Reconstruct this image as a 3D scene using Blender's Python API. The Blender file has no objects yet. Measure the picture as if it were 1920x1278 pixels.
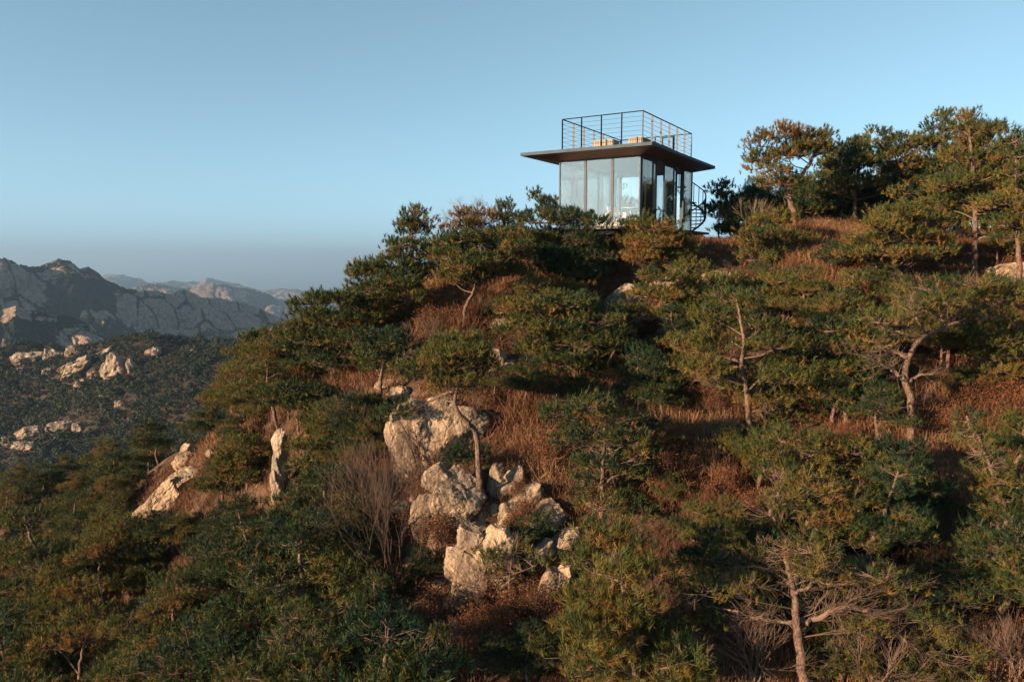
import bpy, bmesh, math
import numpy as np
from mathutils import Vector, Matrix

# ------------------------------------------------------------------ camera, sky, sun, exposure
SC = bpy.context.scene
COL = SC.collection
F_PX = 1387.0                        # focal length in pixels of the 1920 wide photograph
PITCH = math.atan(149.0 / F_PX)      # the lens looks slightly down
cam_data = bpy.data.cameras.new('camera')
cam_data.sensor_width = 36.0
cam_data.lens = 36.0 * F_PX / 1920.0
cam_data.clip_start = 0.2
cam_data.clip_end = 90000.0
cam = bpy.data.objects.new('camera', cam_data)
cam.rotation_euler = (math.radians(90) - PITCH, 0, 0)
COL.objects.link(cam)
SC.camera = cam

SUN_EL = math.radians(13.0)
SUN_AZ = math.radians(180.0 + 57.0)  # clockwise from +Y: behind the camera, to its left
to_sun = Vector((math.sin(SUN_AZ) * math.cos(SUN_EL), math.cos(SUN_AZ) * math.cos(SUN_EL), math.sin(SUN_EL)))
sun_data = bpy.data.lights.new('sun', 'SUN')
sun_data.energy = 5.0
sun_data.angle = math.radians(0.5)
sun_data.color = (1.0, 0.69, 0.41)
sun = bpy.data.objects.new('sun', sun_data)
sun.rotation_euler = to_sun.to_track_quat('Z', 'Y').to_euler()
sun.location = to_sun * 60
COL.objects.link(sun)

world = bpy.data.worlds.new('World')
SC.world = world
world.use_nodes = True
wn, wl = world.node_tree.nodes, world.node_tree.links
wn.clear()
w_out = wn.new('ShaderNodeOutputWorld')
w_bg = wn.new('ShaderNodeBackground')
w_sky = wn.new('ShaderNodeTexSky')
w_sky.sky_type = 'NISHITA'
w_sky.sun_disc = False
w_sky.sun_elevation = SUN_EL
w_sky.sun_rotation = SUN_AZ
w_sky.altitude = 400.0
w_sky.air_density = 1.0
w_sky.dust_density = 1.0
w_sky.ozone_density = 1.0
w_bg.inputs['Strength'].default_value = 0.05
w_bw = wn.new('ShaderNodeRGBToBW')
w_tint = wn.new('ShaderNodeMix')
w_tint.data_type = 'RGBA'
w_tint.blend_type = 'MULTIPLY'
w_tint.inputs[0].default_value = 1.0
w_tint.inputs[7].default_value = (0.58, 1.09, 1.46, 1)
w_mix = wn.new('ShaderNodeMix')
w_mix.data_type = 'RGBA'
w_mix.inputs[0].default_value = 0.76
wl.new(w_sky.outputs[0], w_bw.inputs[0])
w_pow = wn.new('ShaderNodeMath')      # evens out the brightness over the sky
w_pow.operation = 'POWER'
w_pow.inputs[1].default_value = 0.8
w_gain = wn.new('ShaderNodeMath')
w_gain.operation = 'MULTIPLY'
w_gain.inputs[1].default_value = 1.45
wl.new(w_bw.outputs[0], w_pow.inputs[0])
wl.new(w_pow.outputs[0], w_gain.inputs[0])
wl.new(w_gain.outputs[0], w_tint.inputs[6])
wl.new(w_sky.outputs[0], w_mix.inputs[6])
wl.new(w_tint.outputs[2], w_mix.inputs[7])
wl.new(w_mix.outputs[2], w_bg.inputs[0])
wl.new(w_bg.outputs[0], w_out.inputs[0])

SC.view_settings.view_transform = 'Standard'
SC.view_settings.look = 'None'
SC.view_settings.exposure = 1.71
SC.view_settings.gamma = 1.0
SC.render.engine = 'CYCLES'
cy = SC.cycles
cy.use_denoising = True
cy.max_bounces = 5
cy.diffuse_bounces = 1
cy.glossy_bounces = 3
cy.transmission_bounces = 4
cy.transparent_max_bounces = 16
cy.volume_bounces = 0
cy.caustics_reflective = False
cy.caustics_refractive = False

# ------------------------------------------------------------------ numbers: rays of the photograph, noise
CT, ST = math.cos(PITCH), math.sin(PITCH)


def ray(u, v):
    yc = (639.0 - v) / F_PX
    return np.array([(u - 960.0) / F_PX, CT + ST * yc, -ST + CT * yc])


def at(u, v, Y):
    d = ray(u, v)
    return d * (Y / d[1])


def _hash(ix, iy, iz, seed):
    h = (ix.astype(np.int64) * 374761393 + iy.astype(np.int64) * 668265263 + iz.astype(np.int64) * 2147483647 + seed * 974634777) & 0xFFFFFFFF
    h = ((h ^ (h >> 13)) * 1274126177) & 0xFFFFFFFF
    h = ((h ^ (h >> 16)) * 2246822519) & 0xFFFFFFFF
    return ((h ^ (h >> 15)) & 0xFFFFFF) / float(0xFFFFFF)


def noise3(x, y, z, seed=0):
    x, y, z = np.broadcast_arrays(np.asarray(x, float), np.asarray(y, float), np.asarray(z, float))
    fx, fy, fz = np.floor(x), np.floor(y), np.floor(z)
    tx, ty, tz = x - fx, y - fy, z - fz
    tx, ty, tz = tx * tx * (3 - 2 * tx), ty * ty * (3 - 2 * ty), tz * tz * (3 - 2 * tz)
    r = 0
    for a in (0, 1):
        for b in (0, 1):
            for c in (0, 1):
                w = (tx if a else 1 - tx) * (ty if b else 1 - ty) * (tz if c else 1 - tz)
                r = r + w * _hash(fx + a, fy + b, fz + c, seed)
    return r * 2 - 1


def fbm(x, y, z=0.0, octaves=4, seed=0, gain=0.5, ridged=False):
    r, a, s = 0, 1.0, 0.0
    for k in range(octaves):
        n = noise3(np.asarray(x) * 2 ** k + k * 17.3, np.asarray(y) * 2 ** k - k * 9.1, np.asarray(z) * 2 ** k, seed + k)
        r = r + a * ((1 - 2 * np.abs(n)) if ridged else n)
        s += a
        a *= gain
    return r / s


def unit(a):
    return a / np.maximum(np.linalg.norm(a, axis=-1, keepdims=True), 1e-9)


# ------------------------------------------------------------------ mesh builder and object helpers
class MB:
    def __init__(self):
        self.v, self.f, self.n, self.tone = [], [], 0, []

    def add(self, verts, faces, tone=0.5):
        """verts (N,3), faces (M,k) of one size k"""
        verts = np.asarray(verts, float).reshape(-1, 3)
        faces = np.asarray(faces, np.int64)
        self.v.append(verts)
        self.f.append(faces + self.n)
        t = np.asarray(tone, float)
        self.tone.append(np.broadcast_to(t, (len(faces),)).copy())
        self.n += len(verts)

    def box(self, lo, hi, tone=0.5, M=None):
        x0, y0, z0 = lo
        x1, y1, z1 = hi
        p = np.array([[x0, y0, z0], [x1, y0, z0], [x1, y1, z0], [x0, y1, z0], [x0, y0, z1], [x1, y0, z1], [x1, y1, z1], [x0, y1, z1]], float)
        if M is not None:
            p = p @ np.array(M)[:3, :3].T + np.array(M)[:3, 3]
        self.add(p, [[0, 3, 2, 1], [4, 5, 6, 7], [0, 1, 5, 4], [1, 2, 6, 5], [2, 3, 7, 6], [3, 0, 4, 7]], tone)

    def bar(self, a, b, w, h, up=(0, 0, 1), tone=0.5):
        """rectangular bar from a to b"""
        a, b = np.array(a, float), np.array(b, float)
        d = unit(b - a)
        up = np.array(up, float)
        if abs(d @ up) > 0.98:
            up = np.array([0, 1.0, 0])
        s = unit(np.cross(d, up))
        u = np.cross(s, d)
        p = [q + s * sx * w / 2 + u * sz * h / 2 for q in (a, b) for sx, sz in ((-1, -1), (1, -1), (1, 1), (-1, 1))]
        self.add(p, [[0, 1, 2, 3], [7, 6, 5, 4], [0, 4, 5, 1], [1, 5, 6, 2], [2, 6, 7, 3], [3, 7, 4, 0]], tone)

    def tube(self, pts, radii, sides=7, tone=0.5, rs=None, rough=0.0):
        pts = np.asarray(pts, float)
        radii = np.broadcast_to(np.asarray(radii, float), (len(pts),))
        d = unit(np.gradient(pts, axis=0))
        ref = np.array([0.31, 0.93, 0.2]) if abs(d[0][2]) > 0.5 else np.array([0.05, 0.1, 1.0])
        s = unit(np.cross(d, ref))
        u = np.cross(s, d)
        a = np.linspace(0, 2 * np.pi, sides, endpoint=False)
        R = radii[:, None]
        if rs is not None and rough:
            R = R * (1 + rough * rs.uniform(-1, 1, (len(pts), sides)))
        else:
            R = np.repeat(R, sides, 1)
        P = pts[:, None, :] + R[..., None] * (np.cos(a)[None, :, None] * s[:, None, :] + np.sin(a)[None, :, None] * u[:, None, :])
        n = len(pts)
        i = np.arange(n - 1)[:, None] * sides
        j = np.arange(sides)[None, :]
        j2 = (j + 1) % sides
        q = np.stack([i + j, i + j2, i + sides + j2, i + sides + j], -1).reshape(-1, 4)
        base = self.n
        self.add(P.reshape(-1, 3), q, tone)
        self.add(np.vstack([pts[:1], pts[-1:]]), np.zeros((0, 3), int))
        c0, c1 = base + n * sides, base + n * sides + 1
        caps = [[c0, (k + 1) % sides + base, k + base] for k in range(sides)] + [[c1, base + (n - 1) * sides + k, base + (n - 1) * sides + (k + 1) % sides] for k in range(sides)]
        self.v.append(np.zeros((0, 3)))
        self.f.append(np.array(caps))
        self.tone.append(np.full(len(caps), float(np.mean(tone))))

    def segs(self, A, B, ra, rb, tone=0.5):
        """many thin three-sided twigs at once"""
        A, B = np.asarray(A, float).reshape(-1, 3), np.asarray(B, float).reshape(-1, 3)
        if not len(A):
            return
        ra = np.broadcast_to(np.asarray(ra, float), (len(A),))[:, None]
        rb = np.broadcast_to(np.asarray(rb, float), (len(A),))[:, None]
        d = unit(B - A)
        s = np.cross(d, np.array([0.12, 0.2, 0.97]))
        bad = np.linalg.norm(s, axis=1) < 0.1
        s[bad] = np.cross(d[bad], np.array([1.0, 0, 0]))
        s = unit(s)
        u = np.cross(s, d)
        V = []
        for k in range(3):
            o = math.cos(k * 2.0944) * s + math.sin(k * 2.0944) * u
            V += [A + o * ra, B + o * rb]
        V = np.stack(V, 1)                      # N,6,3
        b = (np.arange(len(A)) * 6)[:, None]
        fs = np.concatenate([b + np.array([[0, 2, 3, 1]]), b + np.array([[2, 4, 5, 3]]), b + np.array([[4, 0, 1, 5]])], 0)
        t = np.broadcast_to(np.asarray(tone, float), (len(A),))
        self.add(V.reshape(-1, 3), fs, np.concatenate([t, t, t]))

    def mesh(self, name, mat, smooth=False):
        me = bpy.data.meshes.new(name)
        v = np.concatenate(self.v) if self.v else np.zeros((0, 3))
        fl = [f for f in self.f if len(f)]
        tn = [t for f, t in zip(self.f, self.tone) if len(f)]
        sizes = np.concatenate([np.full(len(f), f.shape[1], np.int32) for f in fl])
        loops = np.concatenate([f.reshape(-1) for f in fl]).astype(np.int32)
        me.vertices.add(len(v))
        me.vertices.foreach_set('co', v.astype(np.float32).ravel())
        me.loops.add(len(loops))
        me.loops.foreach_set('vertex_index', loops)
        me.polygons.add(len(sizes))
        st = np.zeros(len(sizes), np.int32)
        st[1:] = np.cumsum(sizes)[:-1]
        me.polygons.foreach_set('loop_start', st)
        me.polygons.foreach_set('loop_total', sizes)
        me.polygons.foreach_set('use_smooth', np.full(len(sizes), bool(smooth)))
        at_ = me.attributes.new('tone', 'FLOAT', 'FACE')
        at_.data.foreach_set('value', np.concatenate(tn).astype(np.float32))
        me.materials.append(mat)
        me.update(calc_edges=True)
        return me

    def build(self, name, mat, parent=None, smooth=False, label=None):
        return link(name, self.mesh(name, mat, smooth), parent, label)


def link(name, me, parent=None, label=None):
    o = bpy.data.objects.new(name, me)
    COL.objects.link(o)
    if parent is not None:
        o.parent = parent
    if label:
        o['label'] = label
    return o


def tag(o, label, cat, group=None):
    o['label'] = label
    o['category'] = cat
    if group:
        o['group'] = group
    return o


def thing(name, label, cat, loc=(0, 0, 0), rz=0.0, group=None):
    o = bpy.data.objects.new(name, None)
    o.empty_display_size = 0.3
    COL.objects.link(o)
    o.location = tuple(float(c) for c in loc)
    o.rotation_euler = (0, 0, rz)
    return tag(o, label, cat, group)


def dup(root, loc, rz, scale, label, group=None, lean=(0, 0)):
    r = root.copy()
    COL.objects.link(r)
    r.location = tuple(float(c) for c in loc)
    r.rotation_euler = (lean[0], lean[1], rz)
    r.scale = (scale, scale, scale)
    r['label'] = label
    if group:
        r['group'] = group
    for ch in list(root.children):
        c = ch.copy()
        COL.objects.link(c)
        c.parent = r
    return r


def structure(o):
    o['kind'] = 'structure'
    return o


# ------------------------------------------------------------------ materials
def new_mat(name):
    m = bpy.data.materials.new(name)
    m.use_nodes = True
    nt = m.node_tree
    b = nt.nodes['Principled BSDF']
    b.inputs['Specular IOR Level'].default_value = 0.3
    return m, nt, nt.nodes, nt.links, b


def ramp(nodes, stops):
    r = nodes.new('ShaderNodeValToRGB')
    e = r.color_ramp.elements
    while len(e) < len(stops):
        e.new(0.5)
    for k, (p, c) in enumerate(stops):
        e[k].position = p
        e[k].color = (*c, 1)
    return r


def noise_node(nodes, links, scale, detail=6, rough=0.6, coord='Object', dist=0.0):
    tc = nodes.new('ShaderNodeTexCoord')
    n = nodes.new('ShaderNodeTexNoise')
    n.inputs['Scale'].default_value = scale
    n.inputs['Detail'].default_value = detail
    n.inputs['Roughness'].default_value = rough
    n.inputs['Distortion'].default_value = dist
    links.new(tc.outputs[coord], n.inputs['Vector'])
    return n


def plain(name, col, rough=0.6, metal=0.0, vary=0.12, scale=6.0, bump=0.0, spec=0.3):
    m, nt, N, L, b = new_mat(name)
    b.inputs['Specular IOR Level'].default_value = spec
    n = noise_node(N, L, scale)
    lo = tuple(c * (1 - vary) for c in col)
    hi = tuple(min(1, c * (1 + vary)) for c in col)
    r = ramp(N, [(0.3, lo), (0.7, hi)])
    L.new(n.outputs['Fac'], r.inputs[0])
    L.new(r.outputs[0], b.inputs['Base Color'])
    b.inputs['Roughness'].default_value = rough
    b.inputs['Metallic'].default_value = metal
    if bump:
        bp = N.new('ShaderNodeBump')
        bp.inputs['Strength'].default_value = bump
        bp.inputs['Distance'].default_value = 0.02
        L.new(n.outputs['Fac'], bp.inputs['Height'])
        L.new(bp.outputs[0], b.inputs['Normal'])
    return m


def tone_mat(name, stops, rough=0.7, translucent=0.0, rnd=0.0):
    """colour by the 'tone' of each leaf or blade, shifted a little from plant to plant"""
    m, nt, N, L, b = new_mat(name)
    a = N.new('ShaderNodeAttribute')
    a.attribute_name = 'tone'
    fac = a.outputs['Fac']
    if rnd:
        oi = N.new('ShaderNodeObjectInfo')
        ma = N.new('ShaderNodeMath')
        ma.operation = 'MULTIPLY_ADD'
        ma.inputs[1].default_value = rnd
        L.new(oi.outputs['Random'], ma.inputs[0])
        sb = N.new('ShaderNodeMath')
        sb.operation = 'SUBTRACT'
        sb.inputs[1].default_value = rnd / 2
        L.new(fac, sb.inputs[0])
        L.new(sb.outputs[0], ma.inputs[2])
        fac = ma.outputs[0]
    r = ramp(N, stops)
    L.new(fac, r.inputs[0])
    L.new(r.outputs[0], b.inputs['Base Color'])
    b.inputs['Roughness'].default_value = rough
    b.inputs['Specular IOR Level'].default_value = 0.25
    if translucent:
        t = N.new('ShaderNodeBsdfTranslucent')
        L.new(r.outputs[0], t.inputs['Color'])
        mx = N.new('ShaderNodeMixShader')
        mx.inputs[0].default_value = translucent
        L.new(b.outputs[0], mx.inputs[1])
        L.new(t.outputs[0], mx.inputs[2])
        L.new(mx.outputs[0], N['Material Output'].inputs['Surface'])
    return m


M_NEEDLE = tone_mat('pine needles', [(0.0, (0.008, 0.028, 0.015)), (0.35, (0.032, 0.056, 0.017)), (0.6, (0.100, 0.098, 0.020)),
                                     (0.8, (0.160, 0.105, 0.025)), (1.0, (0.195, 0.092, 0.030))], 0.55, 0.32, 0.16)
M_GRASS = tone_mat('dry grass', [(0.0, (0.05, 0.021, 0.012)), (0.5, (0.125, 0.054, 0.027)), (1.0, (0.23, 0.135, 0.072))], 0.8, 0.2)
M_LEAF = tone_mat('rusty leaves', [(0.0, (0.05, 0.02, 0.012)), (0.5, (0.125, 0.048, 0.022)), (1.0, (0.22, 0.10, 0.042))], 0.7, 0.25, 0.3)
M_TWIG = tone_mat('bare twigs', [(0.0, (0.045, 0.028, 0.022)), (0.6, (0.13, 0.085, 0.065)), (1.0, (0.27, 0.215, 0.18))], 0.85)


def bark_mat():
    m, nt, N, L, b = new_mat('pine bark')
    n = noise_node(N, L, 9.0, 8, 0.65, dist=0.6)
    tc = N.new('ShaderNodeTexCoord')
    mp = N.new('ShaderNodeMapping')
    mp.inputs['Scale'].default_value = (1, 1, 0.4)
    vo = N.new('ShaderNodeTexVoronoi')
    vo.inputs['Scale'].default_value = 16.0
    vo.feature = 'DISTANCE_TO_EDGE'
    L.new(tc.outputs['Object'], mp.inputs[0])
    L.new(mp.outputs[0], vo.inputs['Vector'])
    r = ramp(N, [(0.25, (0.055, 0.033, 0.025)), (0.5, (0.125, 0.077, 0.056)), (0.75, (0.19, 0.13, 0.10))])
    L.new(n.outputs['Fac'], r.inputs[0])
    r2 = ramp(N, [(0.0, (0.35, 0.35, 0.35)), (0.12, (1, 1, 1))])
    L.new(vo.outputs['Distance'], r2.inputs[0])
    mx = N.new('ShaderNodeMix')
    mx.data_type = 'RGBA'
    mx.blend_type = 'MULTIPLY'
    mx.inputs[0].default_value = 1
    L.new(r.outputs[0], mx.inputs[6])
    L.new(r2.outputs[0], mx.inputs[7])
    L.new(mx.outputs[2], b.inputs['Base Color'])
    b.inputs['Roughness'].default_value = 0.9
    bp = N.new('ShaderNodeBump')
    bp.inputs['Strength'].default_value = 0.7
    bp.inputs['Distance'].default_value = 0.02
    L.new(vo.outputs['Distance'], bp.inputs['Height'])
    L.new(bp.outputs[0], b.inputs['Normal'])
    return m


M_BARK = bark_mat()


def rock_mat(name='granite', warm=(0.42, 0.305, 0.21), dark=(0.15, 0.115, 0.09), scale=1.0):
    m, nt, N, L, b = new_mat(name)

    def mul(c1, c2, f):
        mx = N.new('ShaderNodeMix')
        mx.data_type = 'RGBA'
        mx.blend_type = 'MULTIPLY'
        mx.inputs[0].default_value = f
        L.new(c1, mx.inputs[6])
        L.new(c2, mx.inputs[7])
        return mx.outputs[2]
    n1 = noise_node(N, L, 1.1 * scale, 8, 0.62, 'Object', 0.8)
    n2 = noise_node(N, L, 11.0 * scale, 8, 0.75, 'Object', 0.3)
    r = ramp(N, [(0.33, dark), (0.45, tuple(0.5 * (a + c) for a, c in zip(warm, dark))), (0.58, warm), (0.8, tuple(min(1, c * 1.22) for c in warm))])
    L.new(n1.outputs['Fac'], r.inputs[0])
    r2 = ramp(N, [(0.38, (0.30, 0.27, 0.24)), (0.5, (0.88, 0.88, 0.88)), (0.7, (1, 1, 1))])
    L.new(n2.outputs['Fac'], r2.inputs[0])
    tc = N.new('ShaderNodeTexCoord')
    mp = N.new('ShaderNodeMapping')                     # water stains run down the face
    mp.inputs['Scale'].default_value = (5.0 * scale, 5.0 * scale, 0.7 * scale)
    st = N.new('ShaderNodeTexNoise')
    st.inputs['Scale'].default_value = 1.0
    st.inputs['Detail'].default_value = 4
    L.new(tc.outputs['Object'], mp.inputs[0])
    L.new(mp.outputs[0], st.inputs['Vector'])
    r3 = ramp(N, [(0.42, (0.42, 0.38, 0.35)), (0.54, (1, 1, 1))])
    L.new(st.outputs['Fac'], r3.inputs[0])
    nd = noise_node(N, L, 2.5 * scale, 3, 0.6)          # joints
    ad = N.new('ShaderNodeVectorMath')
    ad.operation = 'MULTIPLY_ADD'
    ad.inputs[1].default_value = (0.35, 0.35, 0.35)
    L.new(nd.outputs['Color'], ad.inputs[0])
    L.new(tc.outputs['Object'], ad.inputs[2])
    vo = N.new('ShaderNodeTexVoronoi')
    vo.feature = 'DISTANCE_TO_EDGE'
    vo.inputs['Scale'].default_value = 1.5 * scale
    L.new(ad.outputs[0], vo.inputs['Vector'])
    r4 = ramp(N, [(0.0, (0.16, 0.13, 0.11)), (0.035, (1, 1, 1))])
    L.new(vo.outputs['Distance'], r4.inputs[0])
    c = mul(mul(mul(r.outputs[0], r2.outputs[0], 0.8), r3.outputs[0], 0.6), r4.outputs[0], 0.12)
    L.new(c, b.inputs['Base Color'])
    b.inputs['Roughness'].default_value = 0.92
    hm = N.new('ShaderNodeMath')
    hm.operation = 'MULTIPLY_ADD'
    hm.inputs[1].default_value = 0.6
    r5 = ramp(N, [(0.0, (0.7, 0.7, 0.7)), (0.06, (1, 1, 1))])
    L.new(vo.outputs['Distance'], r5.inputs[0])
    L.new(n2.outputs['Fac'], hm.inputs[0])
    L.new(r5.outputs[0], hm.inputs[2])
    bp = N.new('ShaderNodeBump')
    bp.inputs['Strength'].default_value = 1.0
    bp.inputs['Distance'].default_value = 0.07 / scale
    L.new(hm.outputs[0], bp.inputs['Height'])
    L.new(bp.outputs[0], b.inputs['Normal'])
    return m


M_ROCK = rock_mat()


def ground_mat():
    m, nt, N, L, b = new_mat('hillside soil')
    n1 = noise_node(N, L, 0.55, 9, 0.65, dist=0.5)
    n2 = noise_node(N, L, 7.0, 8, 0.75)
    r = ramp(N, [(0.30, (0.03, 0.019, 0.012)), (0.48, (0.075, 0.04, 0.023)), (0.6, (0.12, 0.07, 0.042)), (0.72, (0.20, 0.145, 0.10))])
    L.new(n1.outputs['Fac'], r.inputs[0])
    r2 = ramp(N, [(0.3, (0.3, 0.28, 0.26)), (0.6, (1, 1, 1))])
    L.new(n2.outputs['Fac'], r2.inputs[0])
    mx = N.new('ShaderNodeMix')
    mx.data_type = 'RGBA'
    mx.blend_type = 'MULTIPLY'
    mx.inputs[0].default_value = 0.9
    L.new(r.outputs[0], mx.inputs[6])
    L.new(r2.outputs[0], mx.inputs[7])
    L.new(mx.outputs[2], b.inputs['Base Color'])
    b.inputs['Roughness'].default_value = 0.95
    bp = N.new('ShaderNodeBump')
    bp.inputs['Strength'].default_value = 0.8
    bp.inputs['Distance'].default_value = 0.08
    L.new(n2.outputs['Fac'], bp.inputs['Height'])
    L.new(bp.outputs[0], b.inputs['Normal'])
    return m


M_GROUND = ground_mat()

# ------------------------------------------------------------------ the near hillside
GP = [  # (u, v, Y): where the ground is seen, and how far away
    (1200, 452, 31), (1290, 452, 34), (1350, 469, 33.5), (1490, 430, 32), (1690, 545, 26), (1825, 524, 26), (1600, 445, 32), (1900, 500, 27),
    (1920, 440, 34), (960, 470, 32), (870, 617, 26), (830, 580, 29), (770, 560, 31), (640, 715, 26), (712, 765, 23.2), (560, 705, 29), (450, 775, 35), (300, 870, 42),
    (100, 930, 48), (0, 980, 50), (320, 960, 31), (100, 1100, 36), (525, 925, 23.5), (0, 1278, 27), (300, 1278, 20.5), (600, 1278, 16.5), (900, 1278, 14.2),
    (1300, 1278, 13.6), (1600, 1278, 13.6), (1920, 1278, 13.4), (905, 955, 19), (850, 940, 19.3), (800, 850, 21.5), (950, 1090, 17), (1000, 705, 24), (1160, 560, 28.3),
    (1250, 630, 25.6), (1408, 842, 20), (1710, 862, 18.8), (1300, 905, 18.6), (1850, 1010, 16.6), (1480, 800, 20.6), (1530, 570, 25.5), (700, 1100, 18.4), (150, 1000, 41), (1880, 780, 20)]
CP = [at(u, v, Y) for u, v, Y in GP]
CP += [np.array(p, float) for p in [(-45, 62, -34), (-30, 62, -28), (-18, 58, -22), (-8, 52, -15), (0, 50, -9), (8, 52, -7), (16, 52, -6), (30, 54, -5), (45, 40, 2), (40, 20, -6),
                                    (0, 4, -15), (20, 4, -14.5), (-20, 8, -19), (-45, 20, -30), (-55, 40, -32), (36, 8, -12), (7, 37, 0.85), (10, 39, 0.7), (3.5, 35, 0.75)]]
CP = np.array(CP)


class TPS:
    def __init__(self, p, lam=0.6):
        self.p = p[:, :2]
        n = len(p)
        K = self._k(self.p, self.p) + lam * np.eye(n)
        P = np.hstack([np.ones((n, 1)), self.p])
        A = np.zeros((n + 3, n + 3))
        A[:n, :n] = K
        A[:n, n:] = P
        A[n:, :n] = P.T
        self.w = np.linalg.solve(A, np.concatenate([p[:, 2], np.zeros(3)]))

    @staticmethod
    def _k(a, b):
        r2 = ((a[:, None, :] - b[None, :, :]) ** 2).sum(-1)
        return 0.5 * r2 * np.log(r2 + 1e-9)

    def __call__(self, x, y):
        q = np.stack([np.ravel(x), np.ravel(y)], 1).astype(float)
        out = np.empty(len(q))
        for i in range(0, len(q), 20000):
            s = q[i:i + 20000]
            out[i:i + 20000] = self._k(s, self.p) @ self.w[:-3] + self.w[-3] + s @ self.w[-2:]
        return out.reshape(np.shape(x))


_tps = TPS(CP)


def G(x, y):
    x, y = np.asarray(x, float), np.asarray(y, float)
    return _tps(x, y) + 0.28 * fbm(x * 0.35, y * 0.35, 0, 3, 5) + 0.10 * fbm(x * 1.3, y * 1.3, 0, 3, 9)


def hit(u, v, y0=8.0, y1=75.0):
    d = ray(u, v)
    ys = np.linspace(y0, y1, 500)
    P = d[None, :] * (ys / d[1])[:, None]
    below = P[:, 2] < G(P[:, 0], P[:, 1])
    k = int(np.argmax(below)) if below.any() else len(ys) - 1
    return P[k]


def near_ground():
    xs = np.linspace(-62, 46, 300)
    ys = np.linspace(2, 70, 240)
    X, Y = np.meshgrid(xs, ys)
    Z = G(X, Y)
    b = MB()
    ny, nx = X.shape
    i = np.arange(ny - 1)[:, None] * nx
    j = np.arange(nx - 1)[None, :]
    q = np.stack([i + j, i + j + 1, i + nx + j + 1, i + nx + j], -1).reshape(-1, 4)
    b.add(np.stack([X, Y, Z], -1).reshape(-1, 3), q)
    structure(b.build('hillside', M_GROUND, None, True))


near_ground()

# ------------------------------------------------------------------ sea, far ranges, the wooded ridge
def sea():
    b = MB()
    n = 24
    a = np.linspace(0, 2 * np.pi, 96, endpoint=False)
    R = np.array([0.0, 200, 800, 3000, 9000, 20000, 42000])
    V = np.stack([(R[:, None] * np.cos(a)), (R[:, None] * np.sin(a)), np.full((len(R), 96), -460.0)], -1)
    i = np.arange(len(R) - 1)[:, None] * 96
    j = np.arange(96)[None, :]
    q = np.stack([i + j, i + 96 + j, i + 96 + (j + 1) % 96, i + (j + 1) % 96], -1).reshape(-1, 4)
    b.add(V.reshape(-1, 3), q)
    m, nt, N, L, bs = new_mat('sea water')
    bs.inputs['Base Color'].default_value = (0.02, 0.05, 0.07, 1)
    bs.inputs['Roughness'].default_value = 0.35
    nz = noise_node(N, L, 0.02, 6)
    bp = N.new('ShaderNodeBump')
    bp.inputs['Strength'].default_value = 0.3
    L.new(nz.outputs['Fac'], bp.inputs['Height'])
    L.new(bp.outputs[0], bs.inputs['Normal'])
    structure(b.build('sea', m))


sea()


def mountain_mat(name, rock, wood, brown, fine):
    m, nt, N, L, b = new_mat(name)
    a = N.new('ShaderNodeAttribute')
    a.attribute_name = 'tone'
    n1 = noise_node(N, L, fine, 8, 0.7, 'Object', 0.4)
    n2 = noise_node(N, L, fine * 0.22, 6, 0.6, 'Object', 0.4)
    rr = ramp(N, [(0.3, tuple(c * 0.45 for c in rock)), (0.5, tuple(c * 0.85 for c in rock)), (0.68, rock)])
    L.new(n1.outputs['Fac'], rr.inputs[0])
    rw = ramp(N, [(0.36, tuple(c * 0.4 for c in wood)), (0.52, wood), (0.72, brown)])
    L.new(n1.outputs['Fac'], rw.inputs[0])
    ad = N.new('ShaderNodeMath')
    ad.operation = 'MULTIPLY_ADD'
    ad.inputs[1].default_value = 0.6
    L.new(n1.outputs['Fac'], ad.inputs[0])
    L.new(a.outputs['Fac'], ad.inputs[2])
    st = ramp(N, [(0.70, (0, 0, 0)), (0.80, (1, 1, 1))])
    L.new(ad.outputs[0], st.inputs[0])
    mx = N.new('ShaderNodeMix')
    mx.data_type = 'RGBA'
    L.new(st.outputs[0], mx.inputs[0])
    L.new(rw.outputs[0], mx.inputs[6])
    L.new(rr.outputs[0], mx.inputs[7])
    tc = N.new('ShaderNodeTexCoord')
    mp = N.new('ShaderNodeMapping')                 # streaks and seams down the faces
    mp.inputs['Scale'].default_value = (fine * 2.6, fine * 2.6, fine * 0.5)
    sn = N.new('ShaderNodeTexNoise')
    sn.inputs['Scale'].default_value = 1.0
    sn.inputs['Detail'].default_value = 6
    sn.inputs['Roughness'].default_value = 0.7
    L.new(tc.outputs['Object'], mp.inputs[0])
    L.new(mp.outputs[0], sn.inputs['Vector'])
    rs_ = ramp(N, [(0.36, (0.35, 0.34, 0.33)), (0.52, (0.95, 0.95, 0.95)), (0.68, (1.2, 1.18, 1.15))])
    L.new(sn.outputs['Fac'], rs_.inputs[0])
    ms = N.new('ShaderNodeMix')
    ms.data_type = 'RGBA'
    ms.blend_type = 'MULTIPLY'
    ms.inputs[0].default_value = 1.0
    L.new(mx.outputs[2], ms.inputs[6])
    L.new(rs_.outputs[0], ms.inputs[7])
    L.new(ms.outputs[2], b.inputs['Base Color'])
    b.inputs['Roughness'].default_value = 0.95
    b.inputs['Specular IOR Level'].default_value = 0.1
    bp = N.new('ShaderNodeBump')
    bp.inputs['Strength'].default_value = 0.8
    bp.inputs['Distance'].default_value = 0.25 / fine
    L.new(n1.outputs['Fac'], bp.inputs['Height'])
    L.new(bp.outputs[0], b.inputs['Normal'])
    return m


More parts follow.
